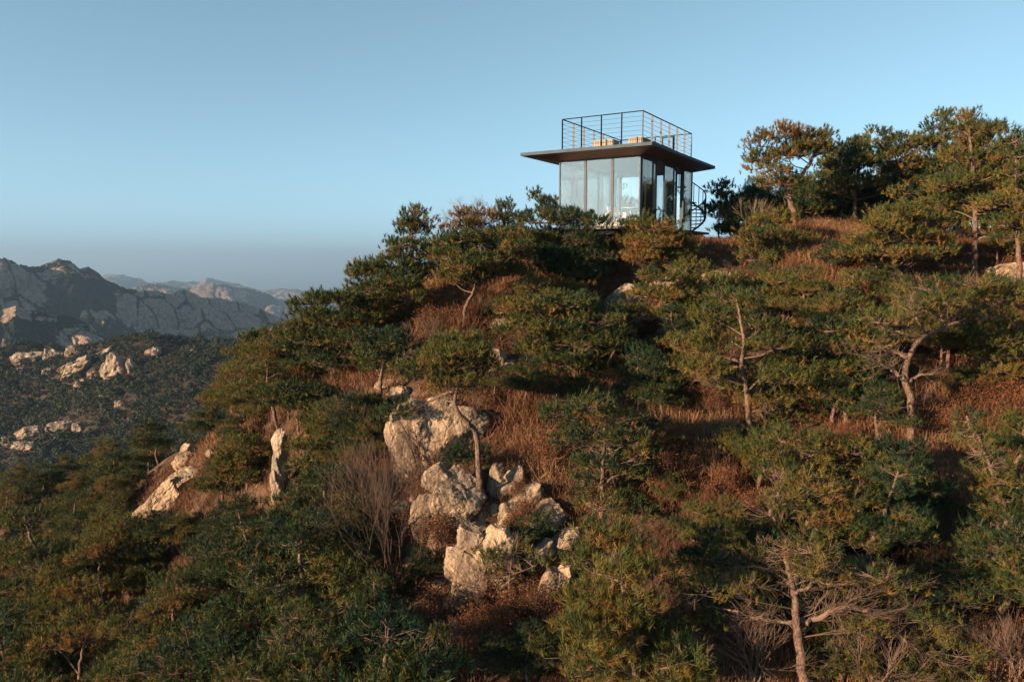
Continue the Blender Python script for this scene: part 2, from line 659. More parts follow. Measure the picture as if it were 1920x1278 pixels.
def worley(x, y, L, seed):
    """distance to the nearest and second nearest of scattered points, and a random value of the nearest"""
    gx, gy = np.floor(x / L), np.floor(y / L)
    d1, d2, idv = np.full(x.shape, 9e9), np.full(x.shape, 9e9), np.zeros(x.shape)
    for a in (-1, 0, 1):
        for c in (-1, 0, 1):
            px = (gx + a + 0.1 + 0.8 * _hash(gx + a, gy + c, gx * 0, seed)) * L
            py = (gy + c + 0.1 + 0.8 * _hash(gx + a, gy + c, gx * 0 + 1, seed)) * L
            d = np.hypot(px - x, py - y)
            rv = _hash(gx + a, gy + c, gx * 0 + 2, seed)
            nearer = d < d1
            d2 = np.where(nearer, d1, np.minimum(d2, d))
            idv = np.where(nearer, rv, idv)
            d1 = np.where(nearer, d, d1)
    return d1, d2, idv


def mountain(name, crest, y_of_u, front, back, slope, nx, nt, cell, amp, mat, seed, rock_bias=0.5, rough=4.0, crest_rough=1.5):
    cu, cv = np.array(crest, float).T
    us = np.linspace(cu[0], cu[-1], nx)
    vs = np.interp(us, cu, cv)
    ys = y_of_u(us)
    P = np.array([at(u, v, y) for u, v, y in zip(us, vs, ys)])
    d = P[-1, :2] - P[0, :2]
    nrm = unit(np.array([d[1], -d[0]]))           # towards the camera's side
    if nrm[1] > 0:
        nrm = -nrm
    s = np.linspace(0, 1, nt)
    t = np.concatenate([-back * np.linspace(1, 0, nt // 5, endpoint=False) ** 1.3, front * s ** 1.25])
    X = P[:, 0][None, :] + nrm[0] * t[:, None]
    Y = P[:, 1][None, :] + nrm[1] * t[:, None]
    Z0 = P[:, 2][None, :].repeat(len(t), 0)
    A = np.abs(t)[:, None]
    grow = np.clip(A / (cell * 0.9), 0, 1)
    big = fbm(X / (cell * 3), Y / (cell * 3), 0, 3, seed, ridged=True)
    Z = Z0 - A * slope * (1 + 0.12 * fbm(X / (cell * 4), Y / (cell * 4), 0, 2, seed + 3)) + grow * amp * 1.6 * big
    wx = X + cell * 0.25 * fbm(X / cell, Y / cell, 0, 3, seed + 11)
    wy = Y + cell * 0.25 * fbm(X / cell, Y / cell, 5, 3, seed + 12)
    d1, d2, idv = worley(wx, wy * 0.62, cell, seed + 20)
    dome = np.sqrt(np.clip(1 - (d1 / (cell * 0.72)) ** 2, 0, 1))
    e1, e2, idw = worley(wx, wy * 0.5, cell * 0.33, seed + 30)
    dome2 = np.sqrt(np.clip(1 - (e1 / (cell * 0.25)) ** 2, 0, 1))
    Z = Z + (0.25 + 0.75 * grow) * (amp * dome * (0.3 + idv) + amp * 0.3 * dome2)
    Z = Z - 0.45 * amp * (0.25 + 0.75 * grow)
    # joints: the granite is split into slabs, and brush grows in the splits
    px, py = nrm[1] * wx - nrm[0] * wy, nrm[0] * wx + nrm[1] * wy      # along and across the face
    g1, g2, gid = worley(px, py * 0.45, cell * 0.42, seed + 61)
    split = np.clip((g2 - g1) / (cell * 0.42) / 0.16, 0, 1)
    k1, k2, kid = worley(px + 3 * fbm(px / 9, py / 9, 0, 2, 5), py * 0.35, cell * 0.13, seed + 71)
    crack = np.clip((k2 - k1) / (cell * 0.13) / 0.22, 0, 1)
    Z = Z + (0.3 + 0.7 * grow) * (amp * 0.22 * np.sqrt(split) * (0.4 + gid) + amp * 0.075 * np.sqrt(crack) * (0.3 + kid))
    rock = 0.55 * (idv - 0.5) + 0.42 * (gid - 0.5) + 0.45 * fbm(X / cell * 1.4, Y / cell * 1.4, 0, 4, seed + 40) + rock_bias
    rock = rock * (0.35 + 0.65 * split) - 0.10 * (1 - crack)
    tree = np.abs(fbm(X / (cell * 0.05), Y / (cell * 0.05), 0, 2, seed + 50))
    Z = Z + rough * fbm(X / (cell * 0.2), Y / (cell * 0.2), 0, 3, seed + 60) * (0.5 + 0.5 * grow) + crest_rough * 1.6 * tree * (rock < 0.42)
    b = MB()
    ny, mx = X.shape
    i = np.arange(ny - 1)[:, None] * mx
    j = np.arange(mx - 1)[None, :]
    q = np.stack([i + j, i + j + 1, i + mx + j + 1, i + mx + j], -1).reshape(-1, 4)[:, ::-1]
    r4 = (rock[:-1, :-1] + rock[1:, :-1] + rock[:-1, 1:] + rock[1:, 1:]) / 4
    b.add(np.stack([X, Y, Z], -1).reshape(-1, 3), q, np.clip(r4, 0, 1).reshape(-1))
    return structure(b.build(name, mat, None, True))


M_MT = mountain_mat('granite mountain', (0.30, 0.21, 0.16), (0.013, 0.02, 0.013), (0.034, 0.023, 0.014), 0.09)
M_MT_FAR = mountain_mat('far granite mountain', (0.24, 0.175, 0.14), (0.018, 0.025, 0.018), (0.04, 0.03, 0.02), 0.03)

mountain('mountain_range', [(-260, 520), (-120, 510), (-40, 498), (0, 492), (28, 499), (60, 507), (76, 504), (95, 496), (113, 490), (132, 494), (150, 507), (165, 504), (182, 515), (199, 528),
                            (240, 546), (270, 549), (292, 550), (308, 556), (323, 559), (335, 551), (347, 549), (362, 552), (381, 560), (420, 565), (457, 571), (485, 582), (509, 592), (600, 640), (680, 690)],
         lambda u: 1200 + 0.50 * u, 620, 260, 0.62, 620, 380, 95, 26, M_MT, 3, 0.60, 4.0, 3.0)
mountain('mountain_spur', [(-260, 560), (-100, 572), (0, 586), (30, 577), (60, 590), (85, 588), (120, 597), (150, 607), (172, 617), (195, 632), (215, 648), (270, 690), (330, 740)],
         lambda u: 800 + 0.25 * u, 420, 160, 0.55, 480, 280, 60, 14, M_MT, 17, 0.55, 3.0, 3.0)
mountain('distant_hills', [(150, 560), (247, 544), (268, 538), (292, 532), (312, 536), (326, 541), (350, 545), (371, 539), (390, 536), (405, 535), (424, 537), (447, 543), (470, 546), (498, 552), (520, 562), (540, 567), (570, 575), (640, 600), (760, 640)],
         lambda u: 2900 + 1.0 * u, 1300, 500, 0.42, 460, 240, 190, 34, M_MT_FAR, 29, 0.5, 9.0, 7.0)
mountain('horizon_hills', [(120, 545), (196, 518), (227, 517), (250, 524), (275, 533), (300, 532), (323, 529), (345, 532), (371, 531), (388, 523), (400, 525), (412, 528), (440, 533), (464, 540), (487, 548), (509, 544), (530, 542), (550, 544), (570, 548), (591, 551), (640, 553), (800, 570)],
         lambda u: 5600 + 1.2 * u, 2200, 900, 0.30, 360, 160, 380, 55, M_MT_FAR, 43, 0.4, 14.0, 9.0)

# the wooded ridge in the middle distance
RP = [(-200, 700, 432), (0, 668, 430), (50, 652, 428), (100, 660, 422), (150, 662, 402), (215, 646, 395), (285, 638, 390), (355, 663, 385), (440, 648, 380), (520, 650, 370), (640, 670, 360), (900, 720, 350),
      (0, 860, 300), (150, 845, 290), (300, 805, 290), (450, 765, 285), (250, 712, 345), (100, 775, 350), (640, 780, 280), (-200, 900, 300), (0, 1020, 220), (300, 970, 220), (600, 920, 220), (900, 900, 220), (180, 690, 372), (60, 720, 385)]
RC = [at(u, v, Y) for u, v, Y in RP]
RC += [at(u, v, Y) + np.array([0, 120, -75.0]) for u, v, Y in RP[:12]]
_tpr = TPS(np.array(RC), 20.0)


def GR(x, y):
    x, y = np.asarray(x, float), np.asarray(y, float)
    return _tpr(x, y) + 4.0 * fbm(x * 0.03, y * 0.03, 0, 4, 71) + 0.8 * fbm(x * 0.2, y * 0.2, 0, 3, 77)


def hit_ridge(u, v):
    d = ray(u, v)
    ys = np.linspace(200, 520, 800)
    P = d[None, :] * (ys / d[1])[:, None]
    below = P[:, 2] < GR(P[:, 0], P[:, 1])
    k = int(np.argmax(below)) if below.any() else len(ys) - 1
    return P[k]


RIDGE_BARE = [(225, 690, 40, 24), (150, 690, 32, 16), (138, 660, 20, 12), (190, 655, 28, 12), (290, 660, 22, 14), (170, 712, 22, 16), (200, 746, 24, 9), (115, 800, 40, 18), (60, 815, 50, 18), (150, 800, 22, 18),
              (40, 840, 45, 16), (205, 760, 30, 9), (410, 690, 30, 14), (360, 668, 14, 8), (140, 725, 14, 12), (20, 850, 60, 20), (140, 780, 30, 10)]


def ridge():
    xs = np.linspace(-380, 60, 280)
    ys = np.linspace(190, 520, 200)
    X, Y = np.meshgrid(xs, ys)
    Z = GR(X, Y)
    b = MB()
    ny, nx = X.shape
    i = np.arange(ny - 1)[:, None] * nx
    j = np.arange(nx - 1)[None, :]
    q = np.stack([i + j, i + j + 1, i + nx + j + 1, i + nx + j], -1).reshape(-1, 4)
    b.add(np.stack([X, Y, Z], -1).reshape(-1, 3), q)
    structure(b.build('wooded_ridge', plain('ridge soil', (0.034, 0.021, 0.013), 0.95, 0, 0.5, 0.12), None, True))


ridge()


def project(P):
    """photograph pixel of world points (N,3)"""
    x, y, z = P[:, 0], P[:, 1], P[:, 2]
    f = y * CT - z * ST
    up = y * ST + z * CT
    return 960 + F_PX * x / f, 639 - F_PX * up / f


def clump_crowns(b, C, R, H, rs, per=26, leaf=0.33):
    """crowns of far trees: many small leaf-clump faces spread through each crown's volume"""
    n = len(C)
    d = unit(rs.normal(size=(n, per, 3)))
    d[..., 2] = np.abs(d[..., 2]) * 1.1 - 0.25
    rad = rs.uniform(0.55, 1.05, (n, per, 1))
    P = C[:, None, :] + d * rad * np.stack([R, R, H], -1)[:, None, :]
    P = P.reshape(-1, 3)
    m = len(P)
    nn = unit(d.reshape(-1, 3) + rs.normal(size=(m, 3)) * 0.45 + np.array([0, 0, 0.3]))
    s = unit(np.cross(nn, rs.normal(size=(m, 3))))
    t = np.cross(nn, s)
    sz = (leaf * np.repeat(R, per) * rs.uniform(0.7, 1.5, m))[:, None]
    q = [P + s * sz + t * sz * 0.2, P + t * sz * 0.8 + nn * sz * 0.25, P - s * sz - t * sz * 0.15, P - t * sz * 0.9 + nn * sz * 0.2]
    V = np.stack(q, 1).reshape(-1, 3)
    tone = np.repeat(rs.uniform(0.0, 0.5, n) + 0.35 * fbm(C[:, 0] * 0.03, C[:, 1] * 0.03, 0, 3, 85), per) + rs.normal(size=m) * 0.12
    b.add(V, np.arange(m * 4).reshape(-1, 4), np.clip(tone, 0, 1))


def forest():
    rs = np.random.RandomState(4)
    n = 30000
    x = rs.uniform(-370, 40, n)
    y = rs.uniform(225, 470, n)
    z = GR(x, y)
    P = np.stack([x, y, z], 1)
    u, v = project(P)
    keep = (u > -160) & (u < 720) & (v < 1000)
    dens = 1.55 + 0.9 * fbm(x * 0.045, y * 0.03, 0, 4, 81)
    for (a, c, ra, rb) in RIDGE_BARE:
        e = ((u - a) / (0.85 * ra)) ** 2 + ((v - 4 - c) / (0.85 * rb)) ** 2
        dens = np.where(e < 1, dens - 1.1, dens)
    keep &= rs.uniform(size=n) < dens
    P = P[keep]
    m = len(P)
    R = 1.35 * np.exp(0.30 * rs.normal(size=m) + 0.35 * fbm(P[:, 0] * 0.05, P[:, 1] * 0.05, 0, 2, 83))
    H = R * rs.uniform(0.6, 1.1, m)
    P[:, 2] += H * 0.9 + 0.4
    b = MB()
    clump_crowns(b, P, R, H, rs, 48, 0.17)
    o = b.build('forest', M_NEEDLE_FAR)
    o['kind'] = 'stuff'
    # rusty bare broadleaf scrub between the pines
    k = 3600
    x = rs.uniform(-370, 40, k)
    y = rs.uniform(225, 470, k)
    P = np.stack([x, y, GR(x, y)], 1)
    R = rs.uniform(0.9, 1.7, k)
    P[:, 2] += R * 0.5
    b = MB()
    clump_crowns(b, P, R, R * 0.7, rs, 18, 0.30)
    o = b.build('scrub', tone_mat('bare brown scrub', [(0.0, (0.04, 0.02, 0.013)), (0.6, (0.09, 0.042, 0.024)), (1.0, (0.14, 0.075, 0.035))], 0.8, 0.15))
    o['kind'] = 'stuff'


M_NEEDLE_FAR = tone_mat('distant pine foliage', [(0.0, (0.007, 0.017, 0.010)), (0.4, (0.018, 0.027, 0.011)), (0.8, (0.044, 0.037, 0.012)), (1.0, (0.07, 0.034, 0.015))], 0.7, 0.2)
forest()
# ------------------------------------------------------------------ the glass pavilion on the crest
M_STEEL = plain('dark grey steel', (0.006, 0.009, 0.014), 0.7, 0.0, 0.15, 6, 0, 0.04)
M_FRAME = plain('bronze grey frame', (0.07, 0.085, 0.105), 0.6, 0.0, 0.1, 6, 0, 0.15)
M_FASCIA = plain('zinc fascia', (0.05, 0.072, 0.098), 0.7, 0.0, 0.15, 2.5, 0, 0.1)
M_CONC = plain('grey concrete', (0.2, 0.195, 0.18), 0.85, 0, 0.15, 4, 0.3)
M_WHITE = plain('white plaster', (0.55, 0.54, 0.52), 0.7, 0, 0.04)
M_CANVAS = plain('cream canvas', (0.55, 0.5, 0.43), 0.9, 0, 0.06, 20)
M_GREYCLOTH = plain('grey canvas', (0.27, 0.23, 0.21), 0.9, 0, 0.06, 20)
M_TEAK = plain('orange teak', (0.27, 0.11, 0.05), 0.55, 0, 0.2, 14)
M_DECK = plain('dark timber', (0.10, 0.085, 0.07), 0.7, 0, 0.25, 9)
M_POST_SUNLIT = plain('sunlit pale post', (0.125, 0.115, 0.115), 0.8, 0, 0.2, 12)  # sunlight on the side railing posts is put into this paler colour


def wood_strip(name, dark, light, width, axis=1):
    """boards side by side with grain"""
    m, nt, N, L, b = new_mat(name)
    tc = N.new('ShaderNodeTexCoord')
    mp = N.new('ShaderNodeMapping')
    mp.inputs['Scale'].default_value = (0.6, 9, 9) if axis == 1 else (9, 0.6, 9)
    nz = N.new('ShaderNodeTexNoise')
    nz.inputs['Scale'].default_value = 1.6
    nz.inputs['Detail'].default_value = 6
    L.new(tc.outputs['Object'], mp.inputs[0])
    L.new(mp.outputs[0], nz.inputs['Vector'])
    r = ramp(N, [(0.3, dark), (0.7, light)])
    L.new(nz.outputs['Fac'], r.inputs[0])
    sx = N.new('ShaderNodeSeparateXYZ')
    L.new(tc.outputs['Object'], sx.inputs[0])
    fr = N.new('ShaderNodeMath')
    fr.operation = 'PINGPONG'
    fr.inputs[1].default_value = width / 2
    L.new(sx.outputs[axis], fr.inputs[0])
    gp = N.new('ShaderNodeMath')
    gp.operation = 'GREATER_THAN'
    gp.inputs[1].default_value = 0.006
    L.new(fr.outputs[0], gp.inputs[0])
    mx = N.new('ShaderNodeMix')
    mx.data_type = 'RGBA'
    L.new(gp.outputs[0], mx.inputs[0])
    mx.inputs[6].default_value = (0.02, 0.012, 0.008, 1)
    L.new(r.outputs[0], mx.inputs[7])
    L.new(mx.outputs[2], b.inputs['Base Color'])
    b.inputs['Roughness'].default_value = 0.55
    return m


M_SOFFIT = wood_strip('brown soffit boards', (0.11, 0.04, 0.022), (0.21, 0.08, 0.042), 0.14)
M_SLAT = plain('pale slatted timber', (0.25, 0.215, 0.175), 0.7, 0, 0.15, 10)


def glass_mat():
    m = bpy.data.materials.new('window glass')
    m.use_nodes = True
    nt = m.node_tree
    N, L = nt.nodes, nt.links
    N.clear()
    o = N.new('ShaderNodeOutputMaterial')
    tr = N.new('ShaderNodeBsdfTransparent')
    tr.inputs[0].default_value = (0.92, 0.95, 0.94, 1)
    gl = N.new('ShaderNodeBsdfGlossy')
    gl.inputs['Roughness'].default_value = 0.015
    gl.inputs['Color'].default_value = (1.0, 0.89, 0.79, 1)
    fr = N.new('ShaderNodeFresnel')
    fr.inputs['IOR'].default_value = 1.5
    ma = N.new('ShaderNodeMath')
    ma.operation = 'MULTIPLY_ADD'
    ma.inputs[1].default_value = 0.85
    ma.inputs[2].default_value = 0.05
    mx = N.new('ShaderNodeMixShader')
    L.new(fr.outputs[0], ma.inputs[0])
    L.new(ma.outputs[0], mx.inputs[0])
    L.new(tr.outputs[0], mx.inputs[1])
    L.new(gl.outputs[0], mx.inputs[2])
    L.new(mx.outputs[0], o.inputs['Surface'])
    return m


M_GLASS = glass_mat()

PAV_RZ = math.atan2(-0.515, 0.857)
PC = np.array([5.30, 31.0])                       # near glass corner
E1, E2 = np.array([0.857, -0.515]), np.array([0.515, 0.857])
PW, PD = 3.77, 6.9                                # width and depth of the glass box
PO = PC - E1 * PW                                 # local origin: front left glass corner
ZF, ZG = 1.44, 4.33                               # floor level, top of the glass
ZR0, ZR1 = 4.53, 4.66                             # roof edge


def pav_world(x, y, z):
    p = PO + E1 * x + E2 * y
    return (p[0], p[1], z)


def pav_obj_at(name, label, cat, x, y, z, rz, group=None):
    return thing(name, label, cat, pav_world(x, y, z), PAV_RZ + rz, group)


def window(parent, a, b, z0, z1, n_out, nframe=0.05):
    """one framed pane between plan points a and b (local), as a part with a pane below it"""
    a, b = np.array([*a, 0.0]), np.array([*b, 0.0])
    d = unit(b - a)
    f = MB()
    w = nframe
    A, B = a + d * w / 2, b - d * w / 2
    for P in (A, B):
        f.bar(P + [0, 0, z0], P + [0, 0, z1], w, w * 1.3, n_out)
    for z in (z0 + w / 2, z1 - w / 2):
        f.bar(a + d * w + [0, 0, z], b - d * w + [0, 0, z], w * 1.2, w, (0, 0, 1))
    o = f.build('window', M_FRAME, parent)
    g = MB()
    p, q = a + d * w, b - d * w
    g.bar(p + [0, 0, (z0 + z1) / 2], q + [0, 0, (z0 + z1) / 2], 0.012, z1 - z0 - 2 * w, (0, 0, 1))
    g.build('pane', M_GLASS, o)
    return o


def pavilion():
    t = thing('glass_pavilion', 'square glass pavilion with overhanging flat roof and railed roof terrace on the crest', 'pavilion', (PO[0], PO[1], 0), PAV_RZ)
    # floor platform and its footing
    b = MB()
    b.box((-0.35, -0.75, ZF - 0.10), (PW + 0.55, PD + 1.2, ZF))
    b.build('deck', M_DECK, t)
    b = MB()
    b.box((-0.15, -0.45, ZF - 0.32), (PW + 0.35, PD + 0.9, ZF - 0.103))
    b.build('floor_beam', M_STEEL, t)
    for x in (0.25, PW - 0.25):
        for y in (0.3, 3.4, PD - 0.3):
            w = pav_world(x, y, 0)
            z = float(G(w[0], w[1])) - 0.4
            b = MB()
            b.box((x - 0.14, y - 0.14, z), (x + 0.14, y + 0.14, ZF - 0.322))
            b.build('pier', M_CONC, t)
    # glazing: three panes to the front, three behind, five on either side
    for k in range(3):
        x0, x1 = PW * k / 3, PW * (k + 1) / 3
        window(t, (x0 + 0.003, 0), (x1 - 0.003, 0), ZF, ZG, (0, -1, 0))
        window(t, (x0 + 0.003, PD), (x1 - 0.003, PD), ZF, ZG, (0, 1, 0))
    ny = 5
    for k in range(ny):
        y0, y1 = 0.07 + (PD - 0.14) * k / ny, 0.07 + (PD - 0.14) * (k + 1) / ny
        window(t, (0, y0 + 0.003), (0, y1 - 0.003), ZF, ZG, (-1, 0, 0))
        if k in (1, 3):                           # the sliding doors stand open
            window(t, (PW - 0.09, y0 - 0.62), (PW - 0.09, y1 - 0.70), ZF + 0.01, ZG - 0.02, (1, 0, 0), 0.06)
        else:
            window(t, (PW, y0 + 0.003), (PW, y1 - 0.003), ZF, ZG, (1, 0, 0))
    for (x, y) in ((0.35, PD - 1.75), (PW - 0.34, 2.45), (PW - 0.34, PD - 0.4)):
        b = MB()
        b.box((x - 0.11, y - 0.11, ZF), (x + 0.11, y + 0.11, ZG - 0.02))
        b.build('column', M_WHITE if x < 1 else M_FRAME, t)
    # roof: thin edge, soffit sloping down to the glass
    x0, x1, y0, y1 = -1.33, PW + 0.87, -1.10, PD + 0.8
    b = MB()
    V = [(x0, y0, ZR1), (x1, y0, ZR1), (x1, y1, ZR1), (x0, y1, ZR1), (x0, y0, ZR0), (x1, y0, ZR0), (x1, y1, ZR0), (x0, y1, ZR0)]
    b.add(V, [[0, 1, 2, 3], [4, 5, 1, 0], [5, 6, 2, 1], [6, 7, 3, 2], [7, 4, 0, 3]])
    roof = b.build('roof', M_FASCIA, t)
    e = 0.006
    gx0, gx1, gy0, gy1 = -0.05, PW + 0.05, -0.05, PD + 0.05
    b = MB()
    V = [(x0 + e, y0 + e, ZR0 - .002), (x1 - e, y0 + e, ZR0 - .002), (x1 - e, y1 - e, ZR0 - .002), (x0 + e, y1 - e, ZR0 - .002), (gx0, gy0, ZG + 0.004), (gx1, gy0, ZG + 0.004), (gx1, gy1, ZG + 0.004), (gx0, gy1, ZG + 0.004)]
    b.add(V, [[1, 0, 4, 5], [2, 1, 5, 6], [3, 2, 6, 7], [0, 3, 7, 4], [5, 4, 7, 6]])
    b.build('soffit', M_SOFFIT, roof)
    # railing of the roof terrace
    rx0, rx1, ry0, ry1 = PW + 0.48 - 3.49 - 0.0, PW + 0.44, -1.02, 5.2
    rx0 = rx1 - 3.55
    zt = ZR1 + 1.23
    rail = MB()
    for a, c in (((rx0, ry0), (rx1, ry0)), ((rx1, ry0), (rx1, ry1)), ((rx1, ry1), (rx0, ry1)), ((rx0, ry1), (rx0, ry0))):
        rail.bar((*a, zt), (*c, zt), 0.035, 0.035)
    railing = rail.build('railing', M_STEEL, t)
    for k in range(5):
        x = rx0 + (rx1 - rx0) * k / 4
        for y in (ry0, ry1):
            p = MB()
            p.bar((x, y, ZR1), (x, y, zt - 0.025), 0.03, 0.07, (0, 1, 0))
            p.build('post', M_STEEL if k < 4 else M_POST_SUNLIT, railing)  # corner post takes the colour paled for sun, the others stay dark
    for k in range(1, 6):
        y = ry0 + (ry1 - ry0) * k / 6
        for x in (rx0, rx1):
            p = MB()
            p.bar((x, y, ZR1), (x, y, zt - 0.025), 0.075, 0.025, (0, 1, 0))
            p.build('post', M_POST_SUNLIT, railing)
    for j in range(6):
        z = ZR1 + 0.13 + j * 0.18
        c = MB()
        for a, d in (((rx0, ry0), (rx1, ry0)), ((rx1, ry0), (rx1, ry1)), ((rx1, ry1), (rx0, ry1)), ((rx0, ry1), (rx0, ry0))):
            c.bar((*a, z), (*d, z), 0.008, 0.008)
        c.build('cable', M_STEEL, railing)
    # spiral staircase at the back right
    cx, cyy, r = PW - 0.42, PD + 1.05, 0.80
    p = MB()
    p.tube([(cx, cyy, ZF - 0.8), (cx, cyy, ZR0 - 0.05)], 0.06, 10)
    st = p.build('spiral_staircase', M_STEEL, t)
    n = 16
    hp = []
    for k in range(n):
        a = -2.3 + k * 0.36
        z = ZF - 0.55 + k * 0.19
        q = MB()
        d0, d1 = np.array([math.cos(a - .2), math.sin(a - .2)]), np.array([math.cos(a + .2), math.sin(a + .2)])
        i0, i1, o0, o1 = [np.array([cx, cyy]) + v for v in (d0 * .06, d1 * .06, d0 * r, d1 * r)]
        V = [(*i0, z), (*o0, z), (*o1, z), (*i1, z), (*i0, z + .04), (*o0, z + .04), (*o1, z + .04), (*i1, z + .04)]
        q.add(V, [[0, 3, 2, 1], [4, 5, 6, 7], [0, 1, 5, 4], [1, 2, 6, 5], [2, 3, 7, 6], [3, 0, 4, 7]])
        q.build('tread', M_STEEL, st)
        q = MB()
        e_ = np.array([cx, cyy]) + np.array([math.cos(a), math.sin(a)]) * (r - 0.03)
        q.bar((*e_, z + 0.04), (*e_, z + 0.98), 0.03, 0.03)
        q.build('baluster', M_STEEL, st)
        hp.append((*e_, z + 1.0))
    q = MB()
    q.tube(hp, 0.03, 6)
    q.build('handrail', M_STEEL, st)
    q = MB()
    q.tube([(x, y, z - 1.02) for x, y, z in hp], 0.05, 6)
    q.build('stringer', M_STEEL, st)


pavilion()


def slat_box(t, w, d, h, name='slatted_side'):
    n = max(4, int(w / 0.075))
    for side, y in ((0, 0.0), (1, d - 0.03)):
        b = MB()
        for k in range(n):
            x = k * w / n
            b.box((x, y, 0), (x + w / n - 0.018, y + 0.03, h))
        b.build(name, M_SLAT, t)
    for x in (-0.032, w - 0.012):
        b = MB()
        m = max(4, int((d - 0.07) / 0.075))
        for k in range(m):
            y = 0.035 + k * (d - 0.07) / m
            b.box((x, y, 0), (x + 0.03, y + (d - 0.07) / m - 0.018, h))
        b.build('end_side', M_SLAT, t)


t = pav_obj_at('slatted_bench', 'pale slatted timber bench box at the left end of the roof terrace', 'bench', 1.55, 0.2, ZR1, 0, 'timber benches on the roof terrace')
slat_box(t, 0.85, 0.75, 0.42)
b = MB()
b.box((-0.03, -0.02, 0.423), (0.88, 0.77, 0.46))
b.build('seat', M_SLAT, t)
t = pav_obj_at('slatted_bench', 'low brown timber bench along the right railing of the roof terrace', 'bench', PW - 0.45, -0.25, ZR1, 0, 'timber benches on the roof terrace')
slat_box(t, 0.55, 3.6, 0.33)
b = MB()
b.box((-0.03, -0.02, 0.333), (0.58, 3.62, 0.37))
b.build('seat', M_TEAK, t)
t = pav_obj_at('terrace_gate', 'small dark steel guard frame at the far right corner of the roof terrace', 'guard frame', PW - 0.6, 4.2, ZR1, 0)
for x in (0, 0.55):
    b = MB()
    b.bar((x, 0, 0), (x, 0, 0.98), 0.04, 0.04)
    b.build('post', M_STEEL, t)
b = MB()
b.bar((-0.02, 0, 1.0), (0.57, 0, 1.0), 0.04, 0.04)
b.build('top_rail', M_STEEL, t)


def armchair(label, x, y, rz):
    """low safari armchair: teak frame, canvas seat and back"""
    t = pav_obj_at('safari_chair', label, 'armchair', x, y, ZF, rz, 'armchairs inside the pavilion')
    for sx in (-0.3, 0.3):
        for sy in (-0.28, 0.28):
            b = MB()
            b.bar((sx, sy, 0), (sx, sy * 0.93, 0.56), 0.045, 0.045)
            b.build('leg', M_TEAK, t)
        b = MB()
        b.bar((sx, -0.36, 0.575), (sx, 0.36, 0.575), 0.07, 0.025)
        b.build('armrest', M_TEAK, t)
        b = MB()
        b.bar((sx, -0.26, 0.16), (sx, 0.26, 0.16), 0.03, 0.03)
        b.build('side_rail', M_TEAK, t)
    b = MB()
    b.bar((0, -0.30, 0.38), (0, 0.26, 0.28), 0.54, 0.06)
    b.build('seat', M_CANVAS, t)
    b = MB()
    b.bar((0, 0.24, 0.30), (0, 0.50, 0.92), 0.54, 0.05, (0, 1, 0))
    b.build('backrest', M_CANVAS, t)


armchair('teak and cream canvas armchair behind the front pane, tilted towards the left', PW - 1.25, 0.75, 1.1)
armchair('teak armchair with cream back standing close to the near glass corner', PW - 0.55, 1.35, -0.5)


def deck_chair(label, x, y, rz):
    t = pav_obj_at('deck_chair', label, 'deck chair', x, y, ZF, rz, 'deck chairs on the platform')
    for sx in (-0.28, 0.28):
        b = MB()
        b.bar((sx, -0.45, 0.02), (sx, 0.42, 0.95), 0.035, 0.05)
        b.build('side_rail', M_WHITE, t)
        b = MB()
        b.bar((sx * 0.88, 0.40, 0.02), (sx * 0.88, -0.30, 0.42), 0.035, 0.05)
        b.build('leg', M_WHITE, t)
    b = MB()
    P = [(0, -0.42, 0.36), (0, -0.2, 0.27), (0, 0.05, 0.33), (0, 0.22, 0.55), (0, 0.40, 0.92)]
    for a, c in zip(P[:-1], P[1:]):
        b.bar(a, c, 0.50, 0.012)
    b.build('sling', M_GREYCLOTH, t)


deck_chair('grey sling deck chair on the platform beside the right hand doors', PW + 0.27, 2.6, 1.9)
deck_chair('dark sling deck chair seen through the open door, deeper in the room', PW - 0.85, 3.4, 1.9)


def table(label, x, y, r, h):
    t = pav_obj_at('side_table', label, 'table', x, y, ZF, 0, 'tables inside the pavilion')
    b = MB()
    a = np.linspace(0, 2 * np.pi, 28, endpoint=False)
    V = [(r * math.cos(q), r * math.sin(q), z) for z in (h - 0.03, h) for q in a]
    b.add(V, [[k, (k + 1) % 28, 28 + (k + 1) % 28, 28 + k] for k in range(28)])
    c = b.n
    b.add([(0, 0, h - 0.03), (0, 0, h)], np.array([[-28 + 0 + (k + 1) % 28 - 28, -28 + k - 28, 0] for k in range(28)] + [[-28 + k, -28 + (k + 1) % 28, 1] for k in range(28)]))
    b.build('table_top', M_WHITE, t)
    b = MB()
    b.tube([(0, 0, 0.02), (0, 0, h - 0.03)], 0.05, 10)
    b.build('pedestal', M_WHITE, t)
    b = MB()
    b.tube([(0, 0, 0), (0, 0, 0.02)], r * 0.55, 20)
    b.build('foot', M_WHITE, t)


table('round white pedestal table standing nearer the front pane', PW - 1.35, 2.3, 0.42, 0.95)
table('round white pedestal table standing further back in the room', PW - 0.95, 3.7, 0.40, 0.95)
t = pav_obj_at('sofa', 'low white sofa with a grey cushion behind the middle front panes', 'sofa', 1.55, 1.0, ZF, 0.15)
b = MB()
b.box((0, 0, 0.06), (0.95, 0.75, 0.36))
b.build('seat', M_CANVAS, t)
b = MB()
b.box((0, 0.755, 0.06), (0.95, 0.93, 0.72))
b.build('backrest', M_WHITE, t)
for x in (-0.155, 0.955):
    b = MB()
    b.box((x, 0, 0.06), (x + 0.15, 0.93, 0.52))
    b.build('armrest', M_CANVAS, t)
b = MB()
b.box((0.1, 0.45, 0.363), (0.5, 0.62, 0.68))
b.build('cushion', M_GREYCLOTH, t)
